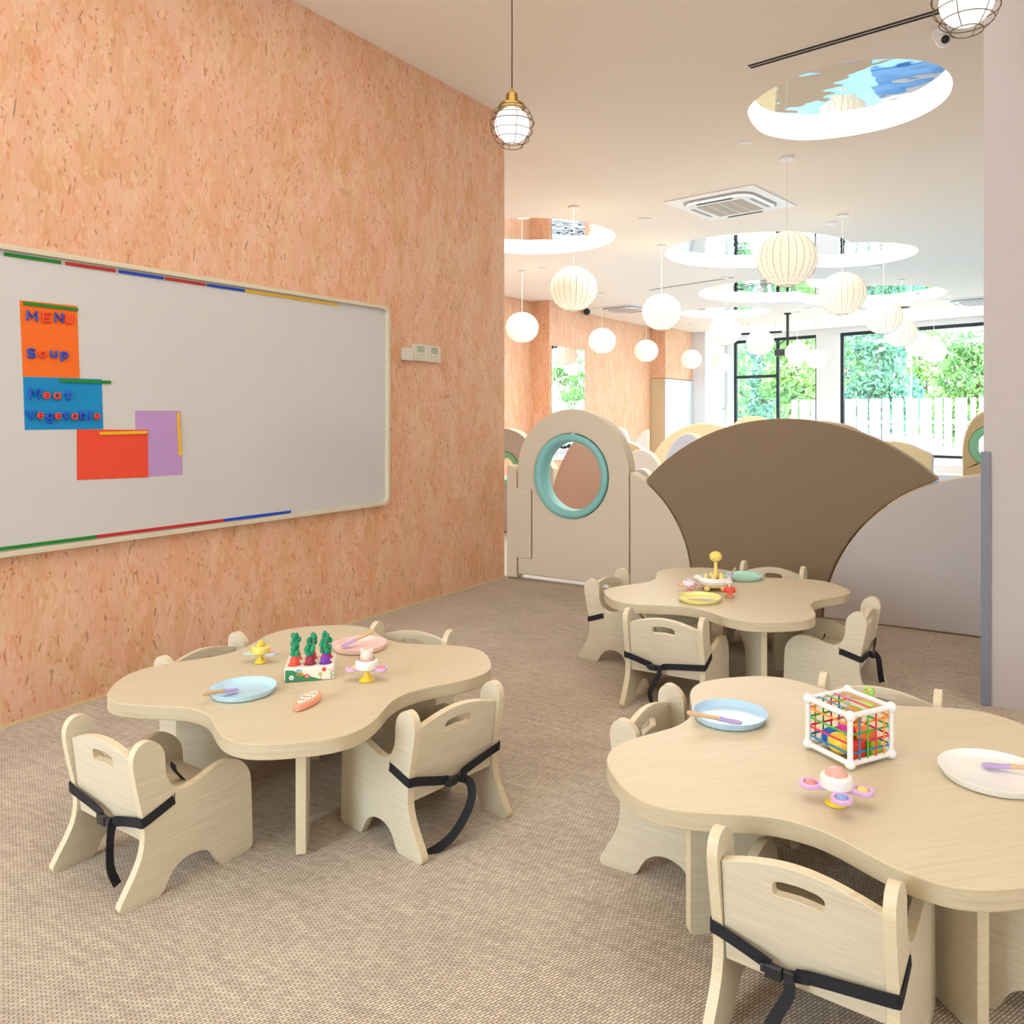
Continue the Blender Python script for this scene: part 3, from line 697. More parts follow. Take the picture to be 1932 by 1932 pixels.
def cage_pendant(u, vmid, diam_px, label):
    # vertical position chosen so that the cage is 22 cm wide
    d = .205*F/diam_px; p = ond(u, vmid, d)
    t = thing('caged_pendant', label, 'pendant lamp', p, .3, 'caged pendants over the tables')
    g = MB(); g.ball(Vector((0, 0, -.006)), .088, CAGEGLASS, 32, (1, 1, 1.0)); g.obj('globe', t)
    b = MB(); b.lathe([(0, .175), (.007, .175), (.009, .160), (.018, .157), (.028, .150), (.030, .125), (.030, .112), (.040, .106), (.062, .098), (.066, .090), (.066, .084), (0, .084)], BRASS, n=32); b.obj('socket', t)
    c = MB()
    prof = [(.068, .082), (.088, .062), (.100, .036), (.111, .004), (.104, -.040), (.086, -.078), (.052, -.112)]
    for r_, z_ in prof[:1]+prof[1:]: c.tube([(r_*math.cos(2*PI*i/40), r_*math.sin(2*PI*i/40), z_) for i in range(40)], (.0017 if r_ < .11 else .0024), WIRE, 6, True)
    for k in range(6):
        a = k*PI/3; c.tube(smooth_open([(r_*math.cos(a)*.99, r_*math.sin(a)*.99, z_) for r_, z_ in prof], 3), .0016, WIRE, 6)
    c.obj('cage', t)
    c = MB(); c.tube([(0, 0, .17), (0, 0, CEIL-p.z-.022)], .003, CORDB, 6); c.obj('cord', t)
    c = MB(); c.lathe([(0, CEIL-p.z-.0005), (.05, CEIL-p.z-.0005), (.05, CEIL-p.z-.02), (0, CEIL-p.z-.025)], BRASS); c.obj('ceiling_rose', t)
cage_pendant(966, 234, 77, 'caged globe pendant with brass neck hanging on a brown cord beside the strand board wall')
cage_pendant(1824, -3, 113, 'caged globe pendant cut by the top edge above the dome camera')

# ------------------------------------------------------------------ whiteboard on left wall
byR = onx(735, 780, WX+.03).y; BZ0, BZ1 = .655, 1.845; BYL = 1.22
t = thing('whiteboard', 'wide magnetic whiteboard with light wood frame on the strand board wall', 'whiteboard', (WX, (BYL+byR)/2, (BZ0+BZ1)/2))
hw, hh = (byR-BYL)/2, (BZ1-BZ0)/2
def rrect(hw, hh, r, n=6):
    out = []
    for cx_, cy_, a0 in ((hw-r, hh-r, 0), (-hw+r, hh-r, 90), (-hw+r, -hh+r, 180), (hw-r, -hh+r, 270)):
        for i in range(n+1): a = R(a0+90*i/n); out.append((cx_+r*math.cos(a), cy_+r*math.sin(a)))
    return out
MB().prism(rrect(hw, hh, .055), [rrect(hw-.022, hh-.022, .035)], (.001, 0, 0), Y3, Z3, X3, .036, W_SIDE, W_SIDE).obj('frame', t, bevel=.003)
MB().prism(rrect(hw-.0225, hh-.0225, .0345), None, (.001, 0, 0), Y3, Z3, X3, .014, BOARD).obj('writing_surface', t)
BS = WX+.0152
def paper(px, rgb, name, label, lift=0):
    pts = [onx(u, v, BS) for u, v in px]; c = sum(pts, Vector())/4
    o = MB().prism([(p.y-c.y, p.z-c.z) for p in pts], None, (0, 0, 0), Y3, Z3, X3, .0006, mat('paper_'+name, rgb, .8)).obj('paper_sheet', None, (BS+lift, c.y, c.z))
    tag(o, label, 'paper', 'coloured papers on the whiteboard'); return o
k5 = 1/5.3667
def bp(x, y): return (x*k5, 560+y*k5)
paper([bp(197, 33), bp(778, 92), bp(806, 824), bp(230, 806)], (247, 112, 26), 'orange', 'orange paper sheet carrying MENU and Soup magnets', .0008)
paper([bp(233, 810), bp(1030, 834), bp(1046, 1340), bp(250, 1348)], (0, 138, 200), 'blue', 'blue paper sheet carrying Meat and Vegetable magnets')
paper([bp(776, 1341), bp(1496, 1348), bp(1500, 1828), bp(778, 1855)], (238, 76, 48), 'red', 'blank red paper sheet overlapping the lilac one', .0008)
paper([bp(1368, 1152), bp(1830, 1153), bp(1850, 1800), bp(1376, 1830)], (190, 150, 204), 'lilac', 'blank lilac paper sheet behind the red one')
MCOL = {'green': mat('magnet_green', (10, 132, 34), .5), 'red': mat('magnet_red', (196, 40, 36), .5), 'blue': mat('magnet_blue', (20, 70, 196), .5), 'yellow': mat('magnet_yellow', (240, 186, 30), .5)}
def strip(a, b, wd, col, label, lift=.0016):
    p, q = onx(*a, BS), onx(*b, BS); c = (p+q)/2; L = (q-p).length
    o = MB().box((0, -L/2, -wd/2), (.005, L/2, wd/2), MCOL[col]).obj('magnetic_strip', None, (BS+lift, c.y, c.z), bevel=.0008)
    o.rotation_euler.x = math.atan2(q.z-p.z, q.y-p.y); tag(o, label, 'magnet', 'magnetic strips on the whiteboard')
strip(bp(228, 64), bp(784, 130), .013, 'green', 'green magnetic strip across the top of the orange paper')
strip(bp(600, 848), bp(1118, 866), .013, 'green', 'green magnetic strip on the blue paper, sticking out to the right')
strip(bp(1008, 1383), bp(1484, 1372), .013, 'yellow', 'yellow magnetic strip lying level on the red paper')
strip(bp(1800, 1168), bp(1822, 1608), .013, 'yellow', 'yellow magnetic strip standing upright on the lilac paper')
k2 = 760/1932
def tp(x, y): return (x*k2, 420+y*k2)
TOPS = [((18, 140), (290, 186), 'green', 'green strip at the far left of the whiteboard top edge'), ((312, 189), (552, 227), 'red', 'red strip after the green one on the whiteboard top edge'),
 ((568, 230), (783, 265), 'blue', 'blue strip between two red ones on the whiteboard top edge'), ((790, 266), (985, 298), 'red', 'red strip between two blue ones on the whiteboard top edge'),
 ((992, 299), (1172, 327), 'blue', 'blue strip next to the yellow ones on the whiteboard top edge'), ((1173, 328), (1482, 377), 'yellow', 'longer yellow strip on the whiteboard top edge'), ((1486, 378), (1618, 401), 'yellow', 'last shorter yellow strip on the whiteboard top edge')]
zt = BZ1-.036
for a, b, c_, lab in TOPS:
    ya, yb = onx(*tp(*a), BS).y, onx(*tp(*b), BS).y
    L = yb-ya; o = MB().box((0, 0, -.0065), (.005, L, .0065), MCOL[c_]).obj('magnetic_strip', None, (BS+.0002, ya, zt), bevel=.0008); tag(o, lab, 'magnet', 'magnetic strips on the whiteboard')
BOTS = [((-120, 1592), (208, 1543), 'green', 'green strip at the left end of the whiteboard bottom edge'), ((210, 1548), (460, 1517), 'green', 'green strip before the red one on the whiteboard bottom edge'),
 ((460, 1515), (1072, 1438), 'red', 'long red strip on the whiteboard bottom edge'), ((1074, 1437), (1393, 1400), 'blue', 'blue strip at the right of the whiteboard bottom edge')]
zb = BZ0+.033
for a, b, c_, lab in BOTS:
    ya, yb = onx(*tp(*a), BS).y, onx(*tp(*b), BS).y
    o = MB().box((0, 0, -.0065), (.005, yb-ya, .0065), MCOL[c_]).obj('magnetic_strip', None, (BS+.0002, ya, zb), bevel=.0008); tag(o, lab, 'magnet', 'magnetic strips on the whiteboard')
# letters
LB = mat('letter_blue', (24, 76, 200), .45); LR = mat('letter_red', (240, 66, 44), .45)
def ar(cx_, cy_, rx, ry, a0, a1, n=14): return [(cx_+rx*math.cos(R(a0+(a1-a0)*i/n)), cy_+ry*math.sin(R(a0+(a1-a0)*i/n))) for i in range(n+1)]
STROKES = {'M': [[(-.42, .1), (-.40, .9), (0, .36), (.40, .9), (.42, .1)]], 'E': [[(.34, .9), (-.3, .9), (-.3, .1), (.36, .1)], [(-.3, .5), (.26, .5)]], 'N': [[(-.34, .1), (-.34, .9), (.34, .1), (.34, .9)]],
 'U': [[(-.34, .9), (-.34, .42)]+ar(0, .42, .34, .32, 180, 360)+[(.34, .9)]], 'S': [ar(0, .68, .30, .22, 30, 270)+ar(0, .30, .30, .20, 90, -150)], 'V': [[(-.40, .9), (0, .1), (.40, .9)]],
 'o': [ar(0, .38, .28, .28, 0, 360)], 'u': [[(-.26, .66), (-.26, .34)]+ar(0, .34, .26, .24, 180, 360), [(.26, .66), (.26, .1)]], 'p': [ar(.02, .38, .27, .28, 0, 360), [(-.26, .66), (-.26, -.22)]],
 'e': [ar(0, .38, .27, .28, 0, 315), [(-.24, .38), (.27, .38)]], 'a': [ar(0, .38, .26, .28, 0, 360), [(.27, .66), (.27, .1)]], 't': [[(0, .86), (0, .3)]+ar(.16, .28, .16, .18, 180, 290), [(-.2, .62), (.24, .62)]],
 'g': [ar(0, .40, .26, .26, 0, 360), [(.27, .66), (.27, .0)]+ar(0, -.02, .27, .22, 0, -150)], 'b': [ar(.02, .38, .26, .28, 0, 360), [(-.26, .95), (-.26, .1)]], 'l': [[(0, .95), (0, .1)]]}
def letter(ch, x, ybase, hpx, col, label):
    """x centre and baseline in the zoom frame; hpx cap height in the zoom"""
    p = onx(*bp(x, ybase), BS); ptop = onx(*bp(x, ybase-hpx), BS); H = (ptop-p).z; mt = LB if col == 'b' else LR; rd = (.098 if ch in 'eao' else .122)*H
    m = MB()
    for st in STROKES[ch]:
        P = [(0, a*H, b*H) for a, b in st]
        if ch in 'oapgb' and len(st) > 12 and abs(st[0][0]-st[-1][0]) < 1e-6: m.tube(P[:-1], rd, mt, 10, True)
        else:
            m.tube(P, rd, mt, 10)
            for q in (P[0], P[-1]): m.ball(Vector(q), rd, mt, 10)
            if ch in 'MNEV':
                for q in P[1:-1]: m.ball(Vector(q), rd, mt, 10)
    o = m.obj('magnetic_letter', None, (BS+.0016+.0045, p.y, p.z), sharp=60); o.data.transform(Matrix.Diagonal((.0045/rd, 1, 1, 1)))
    tag(o, label, 'letter magnet', 'letter magnets on the whiteboard')
for ch, x, y, h, c_, lab in [
 ('M', 318, 245, 105, 'b', 'blue letter M starting the word MENU'), ('E', 462, 263, 105, 'r', 'red letter E, second in the word MENU'), ('N', 590, 262, 100, 'b', 'blue letter N, third in the word MENU'), ('U', 692, 278, 98, 'r', 'red letter U ending the word MENU'),
 ('S', 310, 625, 105, 'b', 'blue letter S starting the word Soup'), ('o', 423, 622, 100, 'r', 'red letter o, second in the word Soup'), ('u', 538, 618, 98, 'b', 'blue letter u, third in the word Soup'), ('p', 645, 628, 96, 'b', 'blue letter p ending the word Soup'),
 ('M', 345, 1030, 105, 'b', 'blue letter M starting the word Meat'), ('e', 466, 1038, 100, 'r', 'red letter e, second in the word Meat'), ('a', 570, 1042, 100, 'r', 'red letter a, third in the word Meat'), ('t', 680, 1045, 98, 'b', 'blue letter t ending the word Meat'),
 ('V', 308, 1250, 100, 'b', 'blue letter V starting the word Vegetable'), ('e', 403, 1240, 96, 'r', 'red letter e right after the V of Vegetable'), ('g', 494, 1250, 94, 'b', 'blue letter g, third in the word Vegetable'), ('e', 581, 1244, 94, 'r', 'red letter e between g and t in Vegetable'),
 ('t', 656, 1246, 94, 'b', 'blue letter t in the middle of Vegetable'), ('a', 746, 1248, 94, 'r', 'red letter a after the t of Vegetable'), ('b', 832, 1246, 92, 'b', 'blue letter b in the word Vegetable'), ('l', 905, 1248, 92, 'b', 'blue letter l near the end of Vegetable'), ('e', 976, 1246, 90, 'r', 'red last letter e of the word Vegetable')]:
    letter(ch, x, y, h, c_, lab)
# thermostats
def wallbox(u0, v0, u1, v1, th, nm):
    a, b = onx(u0, v0, WX+th), onx(u1, v1, WX+th); return (a.y+b.y)/2, (a.z+b.z)/2, abs(b.y-a.y)/2, abs(b.z-a.z)/2
s18 = 110/1932
for k, (u0, u1, v0, v1, lab) in enumerate([(715, 1180, 320, 915, 'left wall thermostat with greenish screen beside the blank plate'), (1186, 1610, 375, 965, 'right wall thermostat with greenish screen')]):
    cy_, cz_, hy_, hz_ = wallbox(740+u0*s18, 630+v0*s18, 740+u1*s18, 630+v1*s18, .022, '')
    t = thing('thermostat', lab, 'thermostat', (WX, cy_, cz_), 0, 'thermostats on the strand board wall')
    MB().box((.0005, -hy_, -hz_), (.022, hy_, hz_), mat('thermostat_white', (226, 216, 200), .5)).obj('housing', t, bevel=.003)
    MB().box((.0222, -hy_*.52, hz_*.05), (.0235, hy_*.5, hz_*.8), mat('lcd_green', (172, 182, 156), .3)).obj('screen', t)
    for bx, bz in ((-.5, -.3), (0, -.35), (.5, -.25), (-.5, -.7), (0, -.72), (.5, -.7)):
        MB().box((.0222, hy_*(bx-.12), hz_*(bz-.06)), (.0232, hy_*(bx+.12), hz_*(bz+.06)), mat('button_grey', (200, 190, 176), .5)).obj('button', t)
cy_, cz_, hy_, hz_ = wallbox(740+395*s18, 630+450*s18, 740+712*s18, 630+890*s18, .03, '')
o = MB().box((.0005, -hy_, -hz_), (.03, hy_, hz_), mat('thermostat_white')).obj('blank_wall_plate', None, (WX, cy_-.002, cz_), bevel=.002); tag(o, 'small blank white box left of the two thermostats', 'wall plate')
# corner guard
o = struct(MB().box((-.243, 3.752, .002), (-.208, 3.7665, 1.045), GUARD).obj('trim_1'))

# ------------------------------------------------------------------ tables
TH_ = .04; TZ = .38
def tab_r(a): return 1.025*(.4828+.0931*math.cos(4*a)-.0091*math.cos(8*a)-.0067*math.cos(12*a))
def table_meshes():
    m = MB(); m.prism([(tab_r(2*PI*i/192)*math.cos(2*PI*i/192), tab_r(2*PI*i/192)*math.sin(2*PI*i/192)) for i in range(192)], None, (0, 0, TZ-TH_), X3, Y3, Z3, TH_, W_TOP, W_RIM)
    top = m.mesh('tabletop')
    def leg(dr):
        l = MB(); l.prism([(p[0]+(dr if p[0] > .05 else 0), p[1]) for p in pr], None, (0, .0135, 0), X3, Z3, (0, -1, 0), .027, W_BACK, W_EDGE); return l.mesh('leg')
    pr = [(.012, .27)]+[(.10, .262)]+smooth_open([(.16, .235), (.195, .215), (.222, .19), (.23, .16), (.232, .10), (.234, 0)], 3)+[(.385, 0), (.393, .006), (.395, .02), (.395, .339), (.012, .339)]
    return top, leg(0), leg(.033)
TM, LGM, LGW = table_meshes()
TB = {1: ((-2.009*1, 1.789), 44.57), 3: ((-1.278, 3.613), 41.9), 2: ((-.435, 2.033), 45.0)}
TLAB = {1: 'clover-shaped light wood toddler table on the left near the strand board wall', 3: 'clover-shaped light wood toddler table at the back before the brown arch', 2: 'clover-shaped light wood toddler table in the right foreground'}
for k, (c, a) in TB.items():
    t = thing('toddler_table', TLAB[k], 'table', (c[0], c[1], 0), R(a), 'clover-shaped toddler tables')
    link('tabletop', TM, t, bevel=.003)
    for j in range(4): link('leg', LGW if k == 2 else LGM, t, loc=(.033 if k == 2 else 0, 0, 0), rotz=j*PI/2, bevel=.0015)

# ------------------------------------------------------------------ chairs
PROF = [(-.004,.006),(-.006,.018),(.011,.047),(.031,.081),(.046,.114),(.0525,.150),(.052,.186),(.047,.220),(.037,.269),(.028,.317),(.024,.350),(.028,.374),(.040,.389),(.058,.395),(.077,.389),(.093,.376),(.104,.356),(.107,.330),(.108,.308),(.112,.288),(.123,.266),(.140,.251),(.159,.245),(.182,.247),(.215,.257),(.254,.269),(.284,.271),(.309,.264),(.331,.247),(.348,.222),(.355,.190),(.358,.106),(.360,.020),(.356,.006),(.342,0),(.300,0),(.266,0),(.254,.013),(.240,.037),(.225,.054),(.202,.064),(.175,.067),(.150,.062),(.130,.049),(.115,.030),(.105,.010),(.092,0),(.075,0),(.006,0)]
CW = .345; CT = .022
def chair_meshes():
    sp = smooth_closed(PROF, 3); sp = [(a, max(b, 0)) for a, b in sp]
    sl = [(.129, .212), (.133, .212), (.133, .241), (.129, .241)]
    m = MB(); m.prism(sp, [sl], (0, 0, 0), Y3, Z3, X3, CT, W_SIDE, W_EDGE); side = m.mesh('side_panel')
    # backrest, slightly leaning (top towards the rear)
    hw_ = CW/2-CT-.0005; zb_, zt_ = .14, .342
    out = [(-hw_, 0), (hw_, 0)]+[(hw_*(1-2*i/16), (zt_-zb_)+.030*math.sin(PI*i/16)) for i in range(17)]
    hs = .048
    def arc(z): return lambda x: z-.10*x*x/hs*.35
    sg = lambda x: (1 if x > 0 else -1) if abs(x) > 1e-9 else 0
    hole = []
    for i in range(32):
        a = 2*PI*i/32; x = hs*sg(math.cos(a))*abs(math.cos(a))**.3; hole.append((x, .1865+.0145*sg(math.sin(a))*abs(math.sin(a))**.45-.006*(x/hs)**2))
    m = MB(); lean = Vector((0, -.115, 1)).normalized()
    m.prism(out, [hole], (0, .062, zb_), X3, lean, (0, 1, .115), .020, W_BACK, W_EDGE); back = m.mesh('backrest')
    m = MB(); m.box((-hw_, .085, .168), (hw_, .33, .184), W_BACK); seat = m.mesh('seat')
    m = MB(); m.box((-hw_, .312, .03), (hw_, .328, .166), W_BACK); front = m.mesh('front_board')
    return side, back, seat, front
CM = chair_meshes()
def strap_meshes(bx, bz, tail, wd=None):
    """harness strap round the back: bx buckle position across, bz its height"""
    h = CW/2+.0015
    P = [(h, .129, .2265), (h+.001, .09, .213), (h+.001, .050, .200), (h-.006, .0445, .1985), (h-.03, .043, .196), (bx+.045, .040, bz+.010), (bx+.03, .038, bz+.004)]
    Q = [(bx-.02, .038, bz+.006), (bx-.06, .040, bz+.016), (-h+.03, .043, .2), (-h+.006, .0445, .2035), (-h-.001, .050, .205), (-h-.001, .09, .216), (-h, .129, .2265)]
    m = MB(); m.ribbon(smooth_open(P, 3), (0, 0, 1), .024, .002, BLACK); m.ribbon(smooth_open(Q, 3), (0, 0, 1), .024, .002, BLACK)
    m.ribbon([(bx-.03, .039, bz+.003), (bx+.01, .036, bz+.002), (bx+.05, .039, bz+.008)], (0, 0, 1), .02, .003, BLACK); st = m.mesh('strap')
    m = MB(); m.box((bx-.028, .026, bz-.011), (bx+.004, .038, bz+.013), BUCKLE); m.box((bx+.006, .028, bz-.009), (bx+.026, .037, bz+.013), BUCKLE)
    m.box((bx-.038, .029, bz-.006), (bx-.028, .036, bz+.010), BUCKLE); bk = m.mesh('buckle')
    m = MB()
    if tail == 0: T = [(bx+.022, .034, bz), (bx+.03, .020, bz-.02), (bx+.036, .014, bz-.06), (bx+.05, .012, bz-.10), (bx+.072, .010, bz-.135)]; W_ = (.5, -.8, 0)
    elif tail == 1: T = [(bx+.022, .034, bz), (bx+.036, .010, bz-.012), (bx+.03, -.004, bz-.05), (bx+.0, -.002, bz-.10), (bx-.05, .004, bz-.14), (bx-.11, .03, bz-.166), (bx-.15, .06, bz-.1725)]; W_ = (-.48, .8, .5)
    elif tail == 3: T = [(bx+.03, .034, bz), (bx+.042, .024, bz-.02), (bx+.047, .019, bz-.06), (bx+.055, .018, bz-.10), (bx+.070, .026, bz-.135)]; W_ = wd
    else: T = [(bx+.015, .034, bz), (bx+.02, .022, bz-.02), (bx+.006, .010, bz-.05), (bx-.012, .004, bz-.09), (bx-.005, .004, bz-.13), (bx+.01, .012, bz-.165)]; W_ = wd or (1, -.4, 0)
    m.ribbon(smooth_open(T, 4), W_, .024, .002, BLACK); tl = m.mesh('strap_tail')
    m = MB(); m.ribbon(smooth_open([(.0, .262, .1845), (.0, .250, .2), (.004, .232, .225), (.008, .228, .242)], 3), (1, 0, 0), .024, .002, BLACK); cr = m.mesh('crotch_strap')
    return st, bk, tl, cr
SM = [strap_meshes(.03, .172, 3, (.35, -1, 0)), strap_meshes(-.02, .165, 1), strap_meshes(-.03, .172, 2), strap_meshes(.035, .175, 0)]
BV = dict(bevel=.0022, seg=2)
CH = [ # table, x, y, angle, variant, label
 (-2.066, 1.116, 88.2, 0, 'toddler chair in the left foreground with its back turned, left of the left table'),
 (-1.401, 1.816, 171.0, 1, 'toddler chair on the right side of the left table, strap looping to the carpet'),
 (-2.601, 1.768, 8.1, 0, 'toddler chair between the left table and the strand board wall'),
 (-2.081, 2.401, -80.5, 2, 'toddler chair at the far side of the left table behind the pink plate'),
 (-1.970, 3.621, -.1, 1, 'toddler chair at the left end of the back table near the gate'),
 (-1.331, 2.968, 91.9, 2, 'toddler chair with its back turned at the near side of the back table'),
 (-.609, 3.611, 180.6, 3, 'toddler chair at the right end of the back table, black strap tail hanging out'),
 (-1.273, 4.387, -90.4, 0, 'toddler chair behind the back table against the brown arch'),
 (-1.023, 2.074, 1.2, 1, 'toddler chair tucked under the left side of the foreground table'),
 (-.394, 1.443, 86.0, 2, 'large-looking toddler chair at the bottom edge, nearest to the viewer'),
 (-.442, 2.650, -87.9, 0, 'toddler chair behind the foreground table, beyond the elastic cube'),
 (.183, 1.991, 174.0, 2, 'toddler chair mostly hidden under the right side of the foreground table')]
def make_chair(x, y, a, v, lab):
    t = thing('toddler_chair', lab, 'chair', (x, y, 0), R(a-90), 'light wood toddler chairs')
    link('side_panel', CM[0], t, (CW/2-CT, 0, 0), **BV); link('side_panel', CM[0], t, (-CW/2, 0, 0), **BV)
    link('backrest', CM[1], t, **BV); link('seat', CM[2], t, **BV)
    st, bk, tl, cr = SM[v]
    s_ = link('strap', st, t); link('buckle', bk, s_, bevel=.002); link('strap_tail', tl, s_); link('crotch_strap', cr, t)
for c in CH: make_chair(*c)

# ------------------------------------------------------------------ tableware
def plate(u, v, wpx, rgb, nm, label, z=TZ):
    p = onz(u, v, z+.012); d = (p-Vector((0, 0, CAMH))).dot(Vector((-math.sin(YAW), math.cos(YAW), 0))); r = wpx/F*d/2
    k = r/.1
    m = MB(); m.lathe([(0, .0005), (.084*k, .0005), (.091*k, .003), (.0985*k, .018), (.0992*k, .0195), (.0970*k, .0198), (.0955*k, .018), (.0885*k, .006), (.084*k, .0038), (0, .0035)], mat('plate_'+nm, rgb, .25), n=64)
    o = m.obj('plate', sharp=28) if 0 else m.obj('plate', None, (p.x, p.y, z+.0003), sharp=24); tag(o, label, 'plate', 'coloured toddler plates'); return (p.x, p.y)
def spoon(ph, pt, label, zh, zt, tint=(190, 168, 224)):
    """handle end pixel ph at height zh, bowl tip pixel pt at height zt"""
    a, b = onz(*ph, zh), onz(*pt, zt); d = b-a; L = d.length; ex = d.normalized(); ey = Vector((0, 0, 1)).cross(ex).normalized(); ez = ex.cross(ey)
    t = thing('toddler_spoon', label, 'spoon', a, 0, 'wooden-handled toddler spoons')
    t.rotation_euler = Matrix((ex, ey, ez)).transposed().to_euler()
    n = 12; m = MB(); rings = [(0, .004), (.06, .0065), (.25, .0062), (.45, .0052), (.60, .0058)]
    m.tube([(L*q, 0, 0) for q, _ in rings], [r for _, r in rings], mat('spoon_wood', (222, 186, 146), .5), 12); m.obj('handle', t)
    m = MB(); prof = [(.59, .0066, .0062), (.66, .0085, .0055), (.74, .013, .0045), (.84, .0165, .004), (.93, .0145, .0036), (.98, .0085, .003), (1, .002, .0012)]
    rg = []
    for q, wy, wz in prof: rg.append([m.bm.verts.new((L*q, wy*math.cos(2*PI*i/16), wz*math.sin(2*PI*i/16)-(.0022*math.sin(PI*max(0, q-.62)/.38) if math.sin(2*PI*i/16) > .3 else 0))) for i in range(16)])
    for A, B in zip(rg, rg[1:]):
        for i in range(16): m.bm.faces.new((A[i-1], A[i], B[i], B[i-1]))
    m.bm.faces.new(rg[0]); m.bm.faces.new(rg[-1]); m.mi(mat('silicone_lilac', tint, .45)); m.obj('bowl', t, sharp=70)
plate(459, 1300, 122, (196, 232, 250), 'blue', 'light blue plate on the left table holding a spoon')
plate(679, 1217, 103, (253, 216, 208), 'pink', 'pink plate at the far side of the left table')
plate(1320, 1128, 83, (246, 242, 158), 'yellow', 'yellow plate on the near side of the back table')
plate(1402, 1087, 73, (186, 236, 220), 'mint', 'mint green plate at the far side of the back table')
plate(1377, 1348, 141, (190, 226, 252), 'skyblue', 'light blue plate on the left lobe of the foreground table')
plate(1876, 1458, 196, (246, 246, 242), 'white', 'white plate at the right edge of the foreground table')
spoon((381, 1309), (449, 1300), 'spoon leaning over the left rim of the light blue plate, left table', TZ+.034, TZ+.0135)
spoon((704, 1191), (645, 1220), 'spoon leaning over the right rim of the pink plate', TZ+.05, TZ+.0125)
spoon((1296, 1132), (1345, 1132), 'spoon lying inside the yellow plate', TZ+.0135, TZ+.0085)
spoon((1388, 1072), (1376, 1088), 'spoon leaning on the mint green plate', TZ+.048, TZ+.026)
spoon((1296, 1344), (1400, 1364), 'spoon lying across the rim of the light blue plate, foreground table', TZ+.036, TZ+.0125)
spoon((1990, 1452), (1851, 1442), 'spoon lying across the white plate at the right edge', TZ+.03, TZ+.012)

# ------------------------------------------------------------------ suction spinner toys
def spinner(u, v, label, arms, hubc, top, basec, scale=1.0, rot=0, narm=3, armL=.07, topper='dome', balls=None, angs=None):
    p = onz(u, v, TZ); t = thing('suction_spinner', label, 'toy', (p.x, p.y, TZ), rot, 'suction spinner toys'); s = scale
    m = MB(); m.lathe([(0, .0005), (.020*s, .0005), (.022*s, .002), (.016*s, .008), (.007*s, .014*s+.004), (.005*s, .03*s), (0, .03*s)], mat('toy_'+basec[0], basec[1], .35), n=32); m.obj('suction_base', t)
    am = mat('toy_'+arms[0], arms[1], .35)
    bc = balls or [('coral', (246, 150, 150)), ('butter', (246, 214, 120)), ('periwinkle', (140, 170, 230))]
    for k in range(narm):
        a = R(angs[k]) if angs else 2*PI*k/narm; R_ = Matrix.Rotation(a, 4, 'Z'); L = armL*s
        out = []
        for i in range(20): q = R(-90+180*i/19); out.append((L-.022*s+.022*s*math.cos(q), .021*s*math.sin(q)))
        out += [(L*.42, .013*s), (0, .011*s), (0, -.011*s), (L*.42, -.013*s)]
        m = MB(); ez = (0, 0, 1); hole = [(L-.022*s+.0125*s*math.cos(2*PI*i/20), .0125*s*math.sin(2*PI*i/20)) for i in range(20)]
        m.prism(out, [hole] , (0, 0, .028*s), R_ @ Vector(X3), R_ @ Vector(Y3), Z3, .009*s, am); ar = m.obj('arm', t, bevel=.0025*s)
        c = R_ @ Vector((L-.022*s, 0, .033*s)); MB().ball(c, .0122*s, mat('toy_'+bc[k % 3][0], bc[k % 3][1], .3), 16, (1, 1, .62)).obj('bead', ar)
    m = MB(); m.lathe([(0, .0295*s), (.020*s, .0295*s), (.030*s, .036*s), (.032*s, .045*s), (.030*s, .054*s), (.024*s, .0585*s), (0, .0590*s)], mat('toy_'+hubc[0], hubc[1], .3), n=32); m.obj('hub', t)
    if topper == 'dome': MB().lathe([(.022*s, .0575*s), (.0215*s, .0605*s), (.016*s, .068*s), (.008*s, .072*s), (0, .073*s)], mat('toy_'+top[0], top[1], .15), n=32).obj('dome', t)
    elif topper == 'bear':
        m = MB(); tm = mat('toy_'+top[0], top[1], .35); m.ball(Vector((0, 0, .068*s)), .018*s, tm); m.ball(Vector((-.013*s, 0, .083*s)), .006*s, tm, 12); m.ball(Vector((.013*s, 0, .083*s)), .006*s, tm, 12); m.obj('bear_head', t)
        MB().lathe([(.0225*s, .058*s), (.0245*s, .0585*s), (.0225*s, .0615*s), (.0225*s, .058*s)], mat('toy_rose', (214, 150, 150), .3)).obj('rim', t)
    elif topper == 'flower':
        m = MB(); tm = mat('toy_'+top[0], top[1], .35)
        for k in range(6): m.ball(Vector((.012*s*math.cos(k*PI/3), .012*s*math.sin(k*PI/3), .085*s)), .008*s, tm, 10)
        m.lathe([(.006*s, .058*s), (.005*s, .08*s), (0, .082*s)], tm, n=10); m.obj('flower_top', t)
    elif topper == 'pilot':
        MB().ball(Vector((0, 0, .064*s)), .014*s, mat('toy_chick', (246, 206, 60), .4), 16).obj('pilot', t)
        MB().lathe([(.021*s, .057*s), (.021*s, .068*s), (.015*s, .079*s), (.007*s, .083*s), (0, .084*s)], GLASS, n=24).obj('canopy', t)
LILAC = ('lilac', (224, 184, 232)); WHT = ('white', (246, 244, 240)); YEL = ('yellow', (248, 214, 60))
spinner(1578, 1517, 'lilac three-armed suction spinner with pink dome in front of the elastic cube', LILAC, WHT, ('blush', (232, 176, 164)), YEL, 1.08, YAW, 3, .07, angs=[161, -19, -98])
spinner(692, 1284, 'lilac suction spinner with a small bear head beside the vegetable box', LILAC, WHT, ('bear', (244, 226, 210)), YEL, 1.12, R(31), 2, .058, 'bear')
spinner(492, 1250, 'blue and yellow aeroplane suction toy with chick pilot on the left table', ('pale_blue', (196, 224, 232)), ('lemon', (246, 224, 120)), WHT, YEL, .95, R(25), 2, .062, 'pilot')
